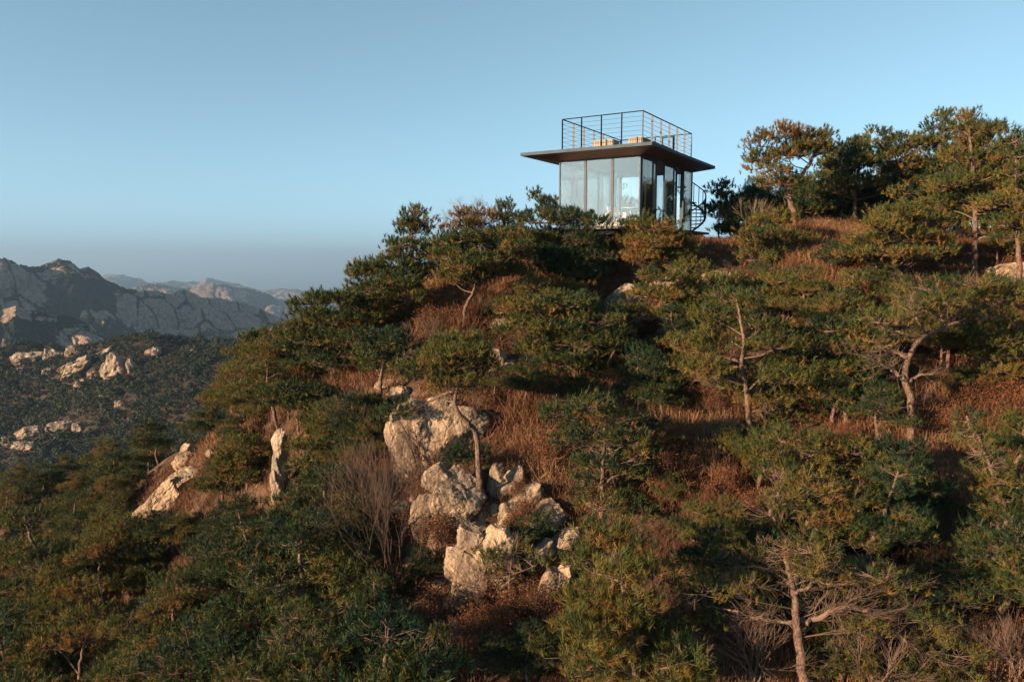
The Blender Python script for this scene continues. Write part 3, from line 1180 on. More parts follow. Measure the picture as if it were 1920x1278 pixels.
# ------------------------------------------------------------------ pines
def spline(pts, n):
    """smooth path through points"""
    p = np.asarray(pts, float)
    if len(p) < 3:
        t = np.linspace(0, 1, n)[:, None]
        return p[0] * (1 - t) + p[-1] * t
    q = np.vstack([2 * p[0] - p[1], p, 2 * p[-1] - p[-2]])
    out = []
    m = len(p) - 1
    for s in np.linspace(0, m - 1e-6, n):
        k = int(s)
        t = s - k
        a, b, c, d = q[k], q[k + 1], q[k + 2], q[k + 3]
        out.append(0.5 * (2 * b + (c - a) * t + (2 * a - 5 * b + 4 * c - d) * t * t + (3 * b - a - 3 * c + d) * t ** 3))
    return np.array(out)


def needles(b, T, A, rs, tone, length, width, count):
    """brushes of needles at tuft points T pointing along A"""
    n = len(T)
    if not n:
        return
    spread = np.abs(rs.normal(0, 0.62, (n, count, 1))) + 0.12
    side = unit(np.cross(rs.normal(size=(n, count, 3)), A[:, None, :]))
    d = unit(A[:, None, :] * np.cos(np.minimum(spread, 1.5)) + side * np.sin(np.minimum(spread, 1.5)))
    base = T[:, None, :] + A[:, None, :] * (rs.uniform(-0.3, 0.75, (n, count, 1)) * length * 0.8)
    L = length * rs.uniform(0.7, 1.15, (n, count, 1))
    w = unit(np.cross(d, rs.normal(size=(n, count, 3)))) * (width * 0.5)
    tip = base + d * L
    V = np.stack([base - w, base + w, tip], 2).reshape(-1, 3)
    tn = np.clip(np.repeat(tone, count) + rs.normal(0, 0.07, n * count), 0, 1)
    b.add(V, np.arange(n * count * 3).reshape(-1, 3), tn)


def crown_and_limbs(rs, trunk, r0, pads, tone=0.4, dens=1.0, length=0.125, width=0.014, count=16, limb=1.0, bare=0.10, up=0.75, boughs=(), brown=0.12):
    """trunk: (N,3) path, pads: [(centre, rx, ry, rz)] -> three mesh builders"""
    tb, lb, cb = MB(), MB(), MB()
    trunk = np.asarray(trunk, float)
    path = spline(trunk, max(14, 5 * len(trunk)))
    path[1:-1] += rs.normal(0, r0 * 0.10, (len(path) - 2, 3)) * [1, 1, 0.3]
    h = np.linspace(0, 1, len(path))
    rad = 0.76 * r0 * (1 - 0.80 * h ** 1.15) + 0.012
    rad[0] *= 1.45
    if len(rad) > 2:
        rad[1] *= 1.12
    tb.tube(path, rad, 9, 0.5, rs, 0.07)
    for bp, br in boughs:
        q = spline(bp, max(8, 4 * len(bp)))
        q[1:] += rs.normal(0, br * 0.35, (len(q) - 1, 3))
        lb.tube(q, br * np.linspace(1, 0.28, len(q)), 7, 0.6, rs, 0.08)
        for k in range(3, len(q)):
            for _ in range(2):
                if rs.rand() < 0.5:
                    bare_fan(lb, rs, q[k], unit(q[k] - q[k - 1]), br * 0.14, 0.48 * (0.5 + rs.rand()))
    T, A, TN = [], [], []
    cr = length * 1.55
    for (c, rx, ry, rz) in pads:
        c = np.asarray(c, float)
        hub = c - np.array([0, 0, rz * 0.45])
        # limb from the trunk
        dist = np.linalg.norm((path - hub)[:, :2], axis=1)
        want = hub[2] - 0.25 * dist - 0.1
        k = int(np.argmin(np.abs(path[:, 2] - want) + 0.35 * dist + (h < 0.28) * 0.6))
        a = path[k]
        L = np.linalg.norm(hub - a)
        if L > 0.15:
            mid = (a + hub) / 2 + np.array([0, 0, 0.10 * L]) * rs.uniform(-0.6, 1.2) + rs.normal(0, 0.07 * L, 3)
            q = spline([a, mid, hub], 7)
            lr = min(rad[k] * 0.55, 0.014 + 0.010 * L + 0.010 * rx, 0.036) * limb
            lb.tube(q, 0.85 * lr * np.linspace(1, 0.4, len(q)), 5, 0.5, rs, 0.08)
            for kk in range(2, 6):
                if rs.rand() < bare * 2.5:
                    bare_fan(lb, rs, q[kk], unit(q[kk] - q[kk - 1] + rs.normal(0, 0.5, 3)), 0.010, 0.35 * (0.5 + rs.rand()))
        area = rx * ry + 0.6 * rz * (rx + ry) / 2
        n = max(3, int(1.75 * dens * area / (cr * cr) + rs.rand()))
        d = rs.normal(size=(n, 3))
        d[:, 2] = np.abs(d[:, 2]) * 1.0 - 0.42
        d = unit(d)
        C = c + d * np.array([rx, ry, rz]) * rs.uniform(0.5, 1.02, (n, 1)) ** 0.6
        # twigs to every clump
        m1 = hub + (C - hub) * 0.5 + rs.normal(0, 0.06 * rx, (n, 3)) - np.array([0, 0, 0.05 * rx])
        lb.segs(np.repeat(hub[None], n, 0), m1, 0.012 + 0.006 * rx, 0.009, 0.45)
        lb.segs(m1, C, 0.009, 0.005, 0.45)
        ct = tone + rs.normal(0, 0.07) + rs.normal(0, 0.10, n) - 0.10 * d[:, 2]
        br = rs.rand(n) < brown * 3.2 * rs.rand() ** 2.2
        ct[br] += rs.uniform(0.12, 0.4, br.sum())
        skip = rs.rand(n) < bare
        for i in np.where(skip)[0]:
            bare_fan(lb, rs, C[i], unit(d[i] + np.array([0, 0, .3])), 0.007, 0.3)
        C, d, ct = C[~skip], d[~skip], ct[~skip]
        n = len(C)
        m = 8
        off = rs.normal(size=(n, m, 3)) * np.array([1, 1, 0.62]) * cr * 0.62
        Tn = (C[:, None, :] + off).reshape(-1, 3)
        out = unit(np.repeat(d, m, 0) * [1, 1, 0.4] + unit(off.reshape(-1, 3)) * 0.7)
        An = unit(out * (1 - up) * 1.6 + np.array([0, 0, up]) + rs.normal(0, 0.22, (n * m, 3)))
        T.append(Tn)
        A.append(An)
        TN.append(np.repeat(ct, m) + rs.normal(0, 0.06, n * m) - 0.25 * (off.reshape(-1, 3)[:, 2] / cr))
        # the shoots that carry the tufts
        sh = rs.rand(n * m) < 0.4
        lb.segs(np.repeat(C, m, 0)[sh], Tn[sh], 0.005, 0.004, 0.4)
    if T:
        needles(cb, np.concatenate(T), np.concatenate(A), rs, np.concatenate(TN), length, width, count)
    return tb, lb, cb


def bare_fan(b, rs, p, d, r, L, depth=3):
    """a bare forked twig"""
    P, D = p[None], d[None]
    R = r
    for k in range(depth):
        n = len(P)
        kids = 3 if k == 0 else 2
        P2 = np.repeat(P, kids, 0)
        D2 = unit(np.repeat(D, kids, 0) + rs.normal(0, 0.42, (n * kids, 3)) + np.array([0, 0, 0.08]))
        E = P2 + D2 * (L / depth * rs.uniform(0.7, 1.4, (n * kids, 1)))
        b.segs(P2, E, R, R * 0.65, rs.uniform(0.15, 0.65))
        P, D = E, D2
        R *= 0.65


PINE_GROUP = 'pines standing on the hillside'


def finish_pine(label, base, tb, lb, cb, group=PINE_GROUP, rz=0.0):
    t = thing('pine_tree', label, 'pine tree', base, rz, group)
    tb.build('trunk', M_BARK, t, True)
    if lb.v:
        lb.build('branches', M_TWIG, t, False)
    if cb.v:
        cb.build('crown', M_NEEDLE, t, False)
    return t


_seed = [100]


def hero(label, Y, trunk, pads, w=14, tone=0.4, dens=1.0, ground=True, depth=0.9, boughs=(), back=0.55, **kw):
    """a pine seen in the photograph: trunk and pads measured in it, then stood up on the slope with real depth"""
    _seed[0] += 1
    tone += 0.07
    rs = np.random.RandomState(_seed[0])
    u0, v0 = trunk[0]
    if Y is None:
        base = hit(u0, v0)
        Y = base[1]
    k = Y / F_PX
    pts = []
    yo = 0.0
    for i, (u, v) in enumerate(trunk):
        if i:
            yo += rs.normal(0, 0.10)
        pts.append(at(u, v, Y + yo))
    g = float(G(pts[0][0], pts[0][1]))
    if pts[0][2] > g + 0.05:                     # foot hidden in the photograph: run the trunk down to the soil
        q = pts[0].copy()
        n = max(1, int((q[2] - g) / 0.8))
        for j in range(1, n + 1):
            p = q.copy()
            p[2] = q[2] + (g - 0.1 - q[2]) * j / n
            p[:2] += rs.normal(0, 0.06, 2)
            pts.insert(0, p)
    pts[0][2] = min(pts[0][2], g) - 0.08
    pts = np.array(pts)
    P = []
    um = np.mean([p[0] for p in pads])
    uw = max(1.0, max(abs(p[0] - um) + p[2] for p in pads)) * k
    for (u, v, ru, rv) in pads:
        fr = 1 - min(1, (abs(u - um) * k / uw) ** 2)
        dy = rs.uniform(-1, 0.6) * depth * uw * 0.55 * math.sqrt(max(fr, 0.05))
        c = at(u, v, Y + dy)
        s = (Y + dy) / F_PX
        P.append((c, ru * s, ru * s * rs.uniform(0.75, 1.1), rv * s))
        if rs.rand() < back:
            dy = rs.uniform(0.3, 1.0) * depth * uw * 0.9 * math.sqrt(max(fr, 0.05))
            c = at(u + rs.uniform(-0.6, 0.6) * ru, v + rs.uniform(0.2, 1.0) * rv, Y + dy)
            P.append((c, ru * s * 0.9, ru * s * 0.9, rv * s * 0.9))
    B = [([at(u, v, Y + yo_) for (u, v), yo_ in zip(bp, np.cumsum(rs.normal(0, 0.12, len(bp))))], bw / 2 * k) for bp, bw in boughs]
    base = pts[0].copy()
    B = [([p - base for p in bp], br) for bp, br in B]
    kw.setdefault('width', max(0.0085, 0.70 * Y / 740))
    kw.setdefault('length', 0.105 + 0.0018 * Y)
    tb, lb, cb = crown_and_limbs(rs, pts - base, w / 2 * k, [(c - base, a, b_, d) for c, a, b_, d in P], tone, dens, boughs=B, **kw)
    return finish_pine(label, base, tb, lb, cb)


# ---- right hand skyline
hero('umbrella-shaped pine with a bare leaning trunk and brownish crown against the sky', None, [(1497, 446), (1487, 395), (1478, 358), (1492, 338), (1515, 312), (1530, 285)],
     [(1428, 268, 30, 16), (1470, 250, 36, 16), (1515, 256, 34, 16), (1436, 296, 32, 15), (1478, 290, 32, 16), (1538, 275, 20, 12), (1455, 322, 28, 14), (1478, 342, 22, 10), (1500, 275, 30, 14), (1440, 345, 20, 10)], 15, 0.46, 1.0,
     boughs=[([(1512, 315), (1528, 290), (1536, 268)], 8), ([(1480, 356), (1460, 335), (1440, 315)], 7)], brown=0.25)
hero('broad flat-topped pine with dark underside between the umbrella pine and the tall spire', 34, [(1606, 425), (1603, 375), (1608, 330), (1615, 290)],
     [(1590, 285, 42, 15), (1640, 268, 40, 16), (1692, 268, 32, 14), (1600, 308, 50, 13), (1668, 298, 45, 13), (1562, 312, 30, 13), (1705, 312, 34, 11), (1645, 250, 16, 10), (1570, 345, 36, 13), (1622, 345, 36, 12), (1690, 345, 40, 11)], 12, 0.42, brown=0.25)
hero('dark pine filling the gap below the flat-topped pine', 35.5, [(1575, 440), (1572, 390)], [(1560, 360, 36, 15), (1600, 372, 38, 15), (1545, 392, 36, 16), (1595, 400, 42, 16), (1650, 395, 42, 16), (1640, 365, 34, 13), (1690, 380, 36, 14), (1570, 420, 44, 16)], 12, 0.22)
hero('narrow spire-topped pine rising above its neighbours on the skyline', 33, [(1768, 425), (1768, 360), (1765, 290), (1764, 222)],
     [(1763, 218, 13, 9), (1752, 236, 17, 7), (1772, 248, 18, 8), (1758, 265, 24, 9), (1774, 282, 20, 8), (1752, 298, 22, 8), (1768, 318, 27, 10), (1748, 338, 24, 10), (1785, 345, 25, 10)], 10, 0.36)
hero('tall many-tiered pine with a straight trunk near the right edge', None, [(1825, 524), (1828, 455), (1829, 395), (1825, 330), (1820, 270), (1816, 222)],
     [(1814, 217, 20, 11), (1796, 240, 22, 8), (1838, 244, 32, 9), (1818, 262, 32, 11), (1858, 272, 34, 10), (1800, 292, 32, 11), (1846, 300, 42, 12), (1885, 315, 36, 11), (1826, 328, 48, 12), (1784, 345, 40, 11), (1876, 345, 34, 11), (1830, 358, 50, 12), (1780, 375, 40, 12), (1870, 380, 42, 12)], 13, 0.5,
     boughs=[([(1828, 442), (1805, 440), (1783, 437)], 6), ([(1828, 450), (1860, 442), (1895, 436)], 5)])
hero('pine cut by the right edge of the view, below the tiered pine', 24.5, [(1912, 520), (1908, 430), (1905, 330), (1905, 270)], [(1905, 262, 24, 11), (1915, 290, 24, 11), (1905, 322, 34, 12), (1920, 350, 36, 13), (1890, 378, 40, 13), (1925, 395, 34, 13), (1895, 418, 40, 12), (1935, 430, 36, 12)], 13, 0.5)
hero('spreading pine with a short slanting trunk above the rusty grass', None, [(1698, 550), (1690, 517), (1678, 498), (1686, 470), (1697, 432)],
     [(1690, 398, 46, 15), (1722, 418, 46, 14), (1655, 425, 44, 14), (1630, 455, 40, 13), (1690, 446, 56, 14), (1742, 452, 36, 13), (1612, 476, 34, 10), (1668, 476, 48, 9), (1720, 478, 40, 10), (1760, 470, 26, 9)], 13, 0.46)
hero('low rounded pine beside the pale path right of the pavilion', 28.5, [(1455, 548), (1452, 490), (1450, 425)],
     [(1450, 412, 40, 14), (1425, 440, 38, 15), (1480, 448, 38, 15), (1450, 470, 44, 14), (1500, 482, 34, 14), (1418, 482, 32, 12), (1462, 508, 42, 12), (1410, 455, 26, 10)], 12, 0.52)
hero('small dark pine beside the spiral staircase', 36, [(1347, 450), (1349, 400), (1352, 350)], [(1352, 348, 17, 11), (1343, 368, 18, 9), (1362, 372, 18, 10), (1352, 390, 26, 8), (1340, 405, 16, 6), (1366, 402, 20, 8)], 4, 0.12)
hero('dark low pine at the foot of the umbrella pine', 35, [(1398, 450), (1398, 385)], [(1396, 372, 24, 13), (1380, 395, 28, 14), (1410, 400, 30, 15), (1388, 422, 34, 14), (1425, 425, 30, 14), (1365, 430, 26, 12), (1425, 378, 22, 12)], 8, 0.18)
hero('dark pine behind the umbrella pine trunk', 35, [(1530, 450), (1525, 385)], [(1525, 365, 26, 12), (1505, 390, 30, 14), (1545, 385, 28, 14), (1455, 375, 30, 14), (1440, 400, 28, 13), (1520, 415, 36, 14), (1470, 405, 30, 13)], 8, 0.3)
hero('pine standing behind the tiered pine, dark trunk in shade', 31, [(1735, 455), (1737, 400)], [(1735, 370, 34, 14), (1715, 392, 32, 13), (1760, 395, 34, 14), (1740, 415, 40, 13), (1795, 405, 36, 13), (1700, 360, 26, 10)], 9, 0.34)
hero('olive pine below the tiered pine at the right edge', 27, [(1870, 525), (1868, 440)], [(1868, 408, 36, 12), (1850, 432, 34, 11), (1900, 440, 36, 12), (1880, 462, 34, 11), (1920, 470, 32, 12)], 8, 0.5)
# ---- below the crest on the right
hero('upright cone-shaped young pine under the rusty grass', 23, [(1602, 690), (1600, 600), (1600, 515)], [(1600, 515, 14, 12), (1600, 538, 22, 12), (1590, 560, 26, 13), (1614, 565, 26, 13), (1600, 588, 38, 14), (1575, 608, 32, 13), (1622, 612, 32, 13), (1600, 632, 42, 13)], 9, 0.42)
hero('bare-limbed pine with a pale S-shaped trunk reaching to the right', None, [(1710, 862), (1708, 800), (1707, 748), (1697, 715), (1700, 680), (1716, 648), (1735, 628), (1776, 611), (1830, 590), (1882, 566)],
     [(1720, 572, 54, 15), (1778, 562, 52, 14), (1838, 548, 54, 15), (1888, 545, 40, 13), (1690, 602, 50, 13), (1652, 600, 46, 14), (1640, 635, 42, 13), (1860, 592, 40, 11), (1740, 540, 40, 12), (1800, 530, 44, 12)], 17, 0.5, 0.75,
     boughs=[([(1697, 713), (1672, 692), (1645, 680)], 9), ([(1701, 672), (1682, 662), (1658, 655)], 7), ([(1736, 628), (1722, 606), (1712, 585), (1710, 562)], 7), ([(1699, 718), (1722, 705), (1750, 700)], 7), ([(1706, 765), (1680, 762), (1640, 758)], 5), ([(1710, 762), (1725, 752), (1735, 740)], 4)], bare=0.22)
hero('tall pine with a reddish upright trunk showing between tiers in the middle of the slope', None, [(1409, 842), (1405, 790), (1398, 720), (1390, 688), (1395, 640), (1388, 598), (1380, 560)],
     [(1388, 558, 46, 18), (1340, 592, 46, 18), (1428, 606, 46, 18), (1308, 640, 44, 16), (1356, 656, 48, 16), (1450, 646, 48, 18), (1492, 662, 38, 16), (1322, 690, 50, 15), (1440, 690, 46, 13), (1480, 708, 50, 16), (1505, 735, 40, 14), (1365, 722, 36, 10), (1440, 752, 44, 12), (1465, 785, 42, 13), (1350, 615, 40, 15)], 13, 0.38,
     boughs=[([(1398, 712), (1360, 708), (1322, 703)], 5), ([(1407, 795), (1370, 795), (1340, 800)], 5)], bare=0.15)
hero('bushy pine directly in front of the right hand pavilion doors', 28.2, [(1230, 520), (1230, 440)], [(1228, 424, 40, 14), (1196, 452, 32, 14), (1262, 452, 36, 14), (1228, 458, 40, 15), (1206, 482, 36, 13), (1255, 480, 36, 13), (1185, 475, 20, 10), (1285, 470, 22, 10)], 10, 0.55, brown=0.25)
hero('open pine with a leaning dark limb above the shaded hollow', 25, [(1190, 660), (1195, 605), (1240, 570), (1290, 532), (1310, 510)], [(1250, 520, 46, 13), (1298, 505, 40, 13), (1220, 552, 40, 13), (1180, 585, 36, 12), (1330, 530, 34, 12), (1270, 555, 36, 12), (1290, 585, 36, 13), (1240, 590, 34, 12)], 11, 0.45, boughs=[([(1195, 600), (1160, 610), (1125, 622)], 7)])
hero('rounded pine on the slope right of the pale bank', 25, [(1350, 640), (1348, 550)], [(1345, 528, 38, 15), (1318, 552, 34, 14), (1372, 548, 34, 14), (1340, 575, 40, 14), (1300, 575, 28, 11), (1382, 575, 30, 12)], 9, 0.42)
hero('low olive pine between the pale boulder and the rounded pine', 24.6, [(1470, 620), (1468, 550)], [(1470, 526, 40, 14), (1440, 548, 38, 14), (1496, 552, 32, 13), (1465, 572, 40, 13), (1425, 572, 28, 11)], 8, 0.5)
hero('loose pine filling the slope left of the S-shaped trunk', 20.4, [(1588, 800), (1582, 720), (1580, 640)], [(1562, 615, 38, 14), (1540, 648, 40, 14), (1592, 655, 44, 15), (1560, 690, 46, 15), (1606, 702, 46, 15), (1552, 725, 44, 13), (1622, 735, 38, 13), (1580, 765, 46, 13), (1632, 680, 34, 12)], 10, 0.36)
hero('mid-green pine below the reddish trunk', 17.4, [(1500, 960), (1500, 900), (1505, 820)], [(1485, 822, 50, 16), (1540, 838, 50, 16), (1445, 845, 36, 14), (1505, 865, 60, 18), (1570, 878, 50, 17), (1452, 885, 44, 15), (1600, 845, 36, 13)], 13, 0.45, bare=0.16, brown=0.25)
hero('dense rounded pine with brown-tipped needles and a pale forked bough', 15.5, [(1505, 1120), (1510, 1020), (1520, 930)], [(1520, 915, 56, 18), (1575, 930, 56, 18), (1478, 940, 44, 15), (1545, 958, 60, 18), (1600, 972, 54, 17), (1500, 985, 48, 16), (1560, 1000, 60, 17), (1620, 1015, 44, 15), (1440, 985, 36, 13), (1500, 1025, 46, 13)], 14, 0.5,
     boughs=[([(1508, 1045), (1475, 1010), (1448, 965), (1452, 940), (1460, 912)], 11)], brown=0.3)
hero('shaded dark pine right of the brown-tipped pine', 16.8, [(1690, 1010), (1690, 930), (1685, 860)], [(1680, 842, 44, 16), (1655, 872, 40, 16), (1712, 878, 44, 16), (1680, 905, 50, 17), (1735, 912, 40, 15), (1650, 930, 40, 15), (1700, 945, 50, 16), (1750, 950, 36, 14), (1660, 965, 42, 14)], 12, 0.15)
hero('slanting young pine like a bottle brush at the right side', 16, [(1905, 1010), (1870, 910), (1835, 820), (1812, 780)], [(1813, 785, 18, 14), (1825, 812, 26, 14), (1838, 840, 30, 15), (1858, 868, 34, 16), (1840, 880, 26, 12), (1876, 900, 36, 16), (1858, 920, 36, 14), (1895, 935, 36, 16), (1872, 955, 40, 14), (1905, 970, 36, 14)], 11, 0.5)
hero('pine with a short pale trunk at the right edge under the bottle-brush pine', 15, [(1882, 1075), (1882, 1010), (1884, 970)], [(1840, 1000, 38, 13), (1880, 1018, 44, 14), (1920, 1000, 36, 14), (1850, 1032, 40, 13), (1905, 1048, 44, 14), (1862, 1062, 44, 13), (1920, 1085, 40, 13), (1830, 1055, 26, 10)], 12, 0.45)
hero('blue-green pine at the right edge beside the S-shaped trunk', 21, [(1880, 760), (1878, 680)], [(1870, 640, 44, 14), (1905, 665, 40, 14), (1845, 668, 36, 13), (1880, 692, 44, 13), (1830, 640, 30, 11), (1920, 700, 36, 12), (1850, 710, 40, 11)], 10, 0.38)
hero('half-dead pine in the lower right corner with pale horizontal boughs and bare twigs', None, [(1512, 1330), (1502, 1240), (1494, 1165), (1490, 1115), (1480, 1075), (1472, 1040)],
     [(1500, 1052, 42, 14), (1540, 1070, 44, 13), (1470, 1075, 30, 11), (1560, 1100, 36, 10), (1590, 1072, 40, 12), (1640, 1078, 40, 10), (1430, 1045, 34, 11), (1520, 1030, 40, 13), (1690, 1090, 40, 10), (1740, 1160, 44, 10), (1400, 1095, 34, 9), (1330, 1105, 34, 8), (1620, 1180, 40, 9)], 25, 0.48, 1.6,
     boughs=[([(1494, 1166), (1530, 1158), (1562, 1146), (1590, 1137), (1620, 1146), (1660, 1172), (1705, 1205), (1760, 1240)], 12),
             ([(1492, 1166), (1455, 1164), (1420, 1158), (1385, 1146)], 10), ([(1470, 1163), (1440, 1150), (1410, 1158)], 4), ([(1385, 1146), (1340, 1138), (1290, 1128)], 5),
             ([(1488, 1110), (1510, 1102), (1530, 1088), (1565, 1096), (1610, 1084)], 7), ([(1600, 1138), (1650, 1150), (1700, 1140), (1760, 1168), (1810, 1172)], 6),
             ([(1484, 1095), (1450, 1072), (1410, 1060), (1375, 1066)], 5)], limb=0.45, bare=0.35)
hero('pine in the lower right corner half hidden by bare twigs', 13.6, [(1745, 1330), (1745, 1240)], [(1700, 1222, 40, 14), (1752, 1205, 42, 14), (1800, 1225, 44, 15), (1720, 1255, 50, 15), (1780, 1262, 50, 15), (1660, 1262, 40, 13), (1840, 1250, 36, 13)], 12, 0.45)
hero('shaded pine between the half-dead pine and the right edge', 14.6, [(1790, 1200), (1790, 1100)], [(1765, 1082, 40, 14), (1810, 1095, 40, 14), (1775, 1118, 46, 14), (1830, 1130, 40, 13), (1885, 1120, 40, 14), (1900, 1165, 40, 14), (1850, 1168, 40, 13)], 11, 0.32)
# ---- middle
hero('tall pine behind the pavilion, seen through its left panes', 40.5, [(1085, 470), (1084, 400), (1082, 345)], [(1078, 342, 18, 9), (1092, 358, 24, 9), (1062, 372, 20, 9), (1100, 380, 26, 10), (1075, 396, 34, 10), (1095, 415, 36, 11), (1060, 420, 26, 10)], 7, 0.35)
hero('shorter pine behind the pavilion, seen through its middle panes', 41.5, [(1152, 470), (1150, 410), (1150, 355)], [(1150, 352, 15, 8), (1140, 374, 22, 9), (1166, 384, 22, 9), (1150, 402, 30, 10), (1170, 420, 26, 10)], 6, 0.35)
hero('bushy dark pine hiding the left foot of the pavilion', 28.6, [(1060, 540), (1060, 430)],
     [(1010, 412, 46, 14), (1065, 410, 44, 13), (1112, 416, 32, 14), (1022, 446, 52, 16), (1090, 450, 48, 16), (1046, 476, 56, 15), (1108, 486, 38, 15), (978, 440, 32, 13), (1080, 508, 54, 13), (1000, 470, 34, 12), (1140, 470, 20, 10), (1030, 500, 34, 12)], 12, 0.34)
hero('small pine tip showing just left of the glass box', 33.5, [(1030, 440), (1024, 375)], [(1012, 372, 15, 7), (1032, 385, 18, 9), (1003, 364, 8, 4), (1020, 392, 18, 8)], 6, 0.4)
hero('brown half-bare pine with spreading twigs on the left skyline', 30, [(895, 500), (892, 440), (888, 405)], [(888, 398, 34, 12), (862, 420, 26, 10), (908, 415, 28, 11), (885, 425, 30, 10), (925, 405, 18, 9)], 7, 0.8, 0.8, bare=0.5, brown=0.3,
     boughs=[([(890, 440), (865, 425), (842, 410)], 4), ([(890, 430), (870, 400), (862, 386)], 4), ([(892, 430), (915, 405), (928, 388)], 4), ([(890, 420), (893, 400), (896, 384)], 4)])
hero('slim pine with a pointed tip beside the brown half-bare pine', 30.5, [(948, 500), (947, 440), (948, 385)], [(948, 384, 8, 10), (944, 408, 17, 11), (966, 415, 22, 11), (938, 436, 26, 12), (962, 440, 26, 12), (980, 405, 14, 9)], 6, 0.42)
hero('layered pine with a bent dark trunk above the rust-coloured grass', None, [(868, 618), (873, 578), (888, 545), (896, 512)], [(900, 462, 58, 15), (858, 476, 46, 13), (950, 478, 44, 13), (884, 494, 62, 12), (932, 506, 46, 10), (846, 516, 32, 11), (920, 446, 46, 13), (838, 452, 26, 10), (870, 446, 34, 12), (970, 465, 28, 11), (900, 520, 34, 8)], 10, 0.46)
hero('tall dark pine with a domed top on the left skyline', 28.5, [(776, 600), (774, 500), (772, 408)], [(773, 402, 25, 9), (758, 416, 20, 8), (790, 418, 22, 8), (778, 434, 30, 10), (754, 458, 28, 12), (800, 462, 26, 8), (772, 478, 48, 14), (740, 496, 44, 14), (795, 505, 36, 16), (760, 520, 44, 14), (805, 475, 20, 8)], 8, 0.33)
hero('wide olive pine stepping down the left skyline', 27, [(715, 720), (718, 620), (720, 520)], [(702, 508, 38, 12), (740, 528, 46, 16), (690, 540, 44, 13), (668, 500, 11, 8), (658, 520, 14, 8), (762, 556, 38, 16), (716, 572, 56, 15), (680, 594, 46, 13), (748, 604, 42, 15), (650, 565, 26, 10), (780, 585, 26, 12)], 11, 0.52)
hero('flat-crowned pine standing over the orange grass on the left', None, [(628, 722), (626, 680), (628, 610)], [(598, 560, 38, 10), (640, 560, 36, 10), (580, 586, 38, 11), (630, 596, 48, 13), (588, 626, 46, 12), (650, 636, 42, 13), (556, 640, 36, 11), (618, 665, 56, 12), (570, 608, 28, 9), (665, 612, 32, 11)], 7, 0.42)
hero('dark pine with a straight pale trunk beside the grey boulder', None, [(710, 768), (713, 722), (717, 690), (722, 645)], [(700, 632, 44, 14), (742, 636, 34, 14), (690, 662, 40, 12), (735, 668, 32, 11), (768, 655, 24, 13), (715, 650, 34, 13), (710, 682, 32, 9)], 11, 0.24)
hero('pine leaning out into the valley at the left end of the skyline', 31, [(520, 770), (515, 700), (510, 650)], [(500, 636, 42, 11), (530, 656, 42, 12), (478, 662, 36, 11), (510, 686, 48, 12), (464, 632, 15, 5), (552, 622, 30, 10), (470, 690, 34, 10), (540, 690, 34, 11)], 9, 0.5)
hero('pine with an S-bent trunk and flat crown standing on the big boulder', None, [(906, 955), (899, 895), (893, 815), (876, 792), (858, 770), (853, 747), (857, 725), (855, 690)],
     [(852, 640, 54, 14), (852, 660, 50, 14), (850, 728, 34, 9), (868, 705, 34, 10), (806, 672, 42, 13), (890, 658, 36, 12), (832, 690, 54, 13), (878, 690, 40, 11), (846, 714, 44, 10), (792, 702, 34, 10), (765, 688, 24, 9), (915, 675, 24, 9), (835, 665, 40, 12)], 14, 0.46,
     boughs=[([(857, 728), (830, 740), (800, 755), (780, 768)], 5), ([(878, 795), (885, 770), (900, 750)], 5)])
hero('small blue-green branch of pine beside the S-bent trunk', 19.6, [(902, 905), (885, 862)], [(880, 852, 34, 9), (862, 858, 20, 7), (905, 858, 18, 7)], 4, 0.12)
hero('broad bluish pine in the centre of the slope', 24, [(1085, 790), (1080, 720), (1078, 620)], [(1002, 574, 46, 14), (1060, 566, 52, 14), (1120, 600, 48, 15), (1050, 614, 62, 16), (985, 612, 38, 12), (1112, 638, 54, 16), (1005, 648, 46, 14), (1062, 674, 56, 15), (1130, 690, 46, 15), (1025, 704, 46, 13), (1090, 728, 54, 14), (1150, 650, 34, 13), (1160, 615, 28, 11)], 13, 0.33)
hero('yellowish low pine below the bushy dark pine', 26.4, [(1030, 610), (1032, 570)], [(1000, 540, 36, 13), (1058, 545, 42, 14), (1030, 566, 44, 13), (1085, 560, 28, 11), (985, 560, 24, 10), (1035, 535, 34, 11)], 8, 0.66, brown=0.35)
hero('low spreading pine left of the yellowish pine', 26.2, [(950, 640), (948, 600)], [(945, 582, 32, 9), (925, 594, 24, 7), (965, 590, 22, 8), (940, 570, 22, 8)], 5, 0.3)
hero('large pine with tiered boughs right of the big boulder', 18, [(1125, 1010), (1130, 900), (1135, 790)], [(1100, 758, 54, 15), (1158, 786, 48, 15), (1052, 776, 46, 14), (1110, 812, 56, 16), (1172, 826, 42, 15), (1132, 862, 56, 17), (1182, 882, 38, 16), (1100, 902, 46, 15), (1162, 925, 46, 15), (1120, 950, 46, 13), (1070, 830, 34, 12), (1190, 955, 32, 12), (1200, 850, 28, 12)], 14, 0.36, bare=0.14)
hero('small dark pine growing on the ledge above the lower rocks', 17.2, [(1002, 1040), (1000, 1000)], [(1000, 978, 30, 10), (985, 995, 26, 9), (1018, 995, 24, 9)], 5, 0.3)
hero('sparse little pine in front of the lower rocks', 15.8, [(958, 1160), (955, 1095), (960, 1045)], [(960, 1036, 34, 11), (922, 1058, 26, 8), (1000, 1058, 30, 9), (950, 1075, 44, 10), (915, 1040, 20, 7)], 6, 0.42, 0.8, bare=0.25, boughs=[([(956, 1080), (925, 1082), (895, 1088)], 3)])
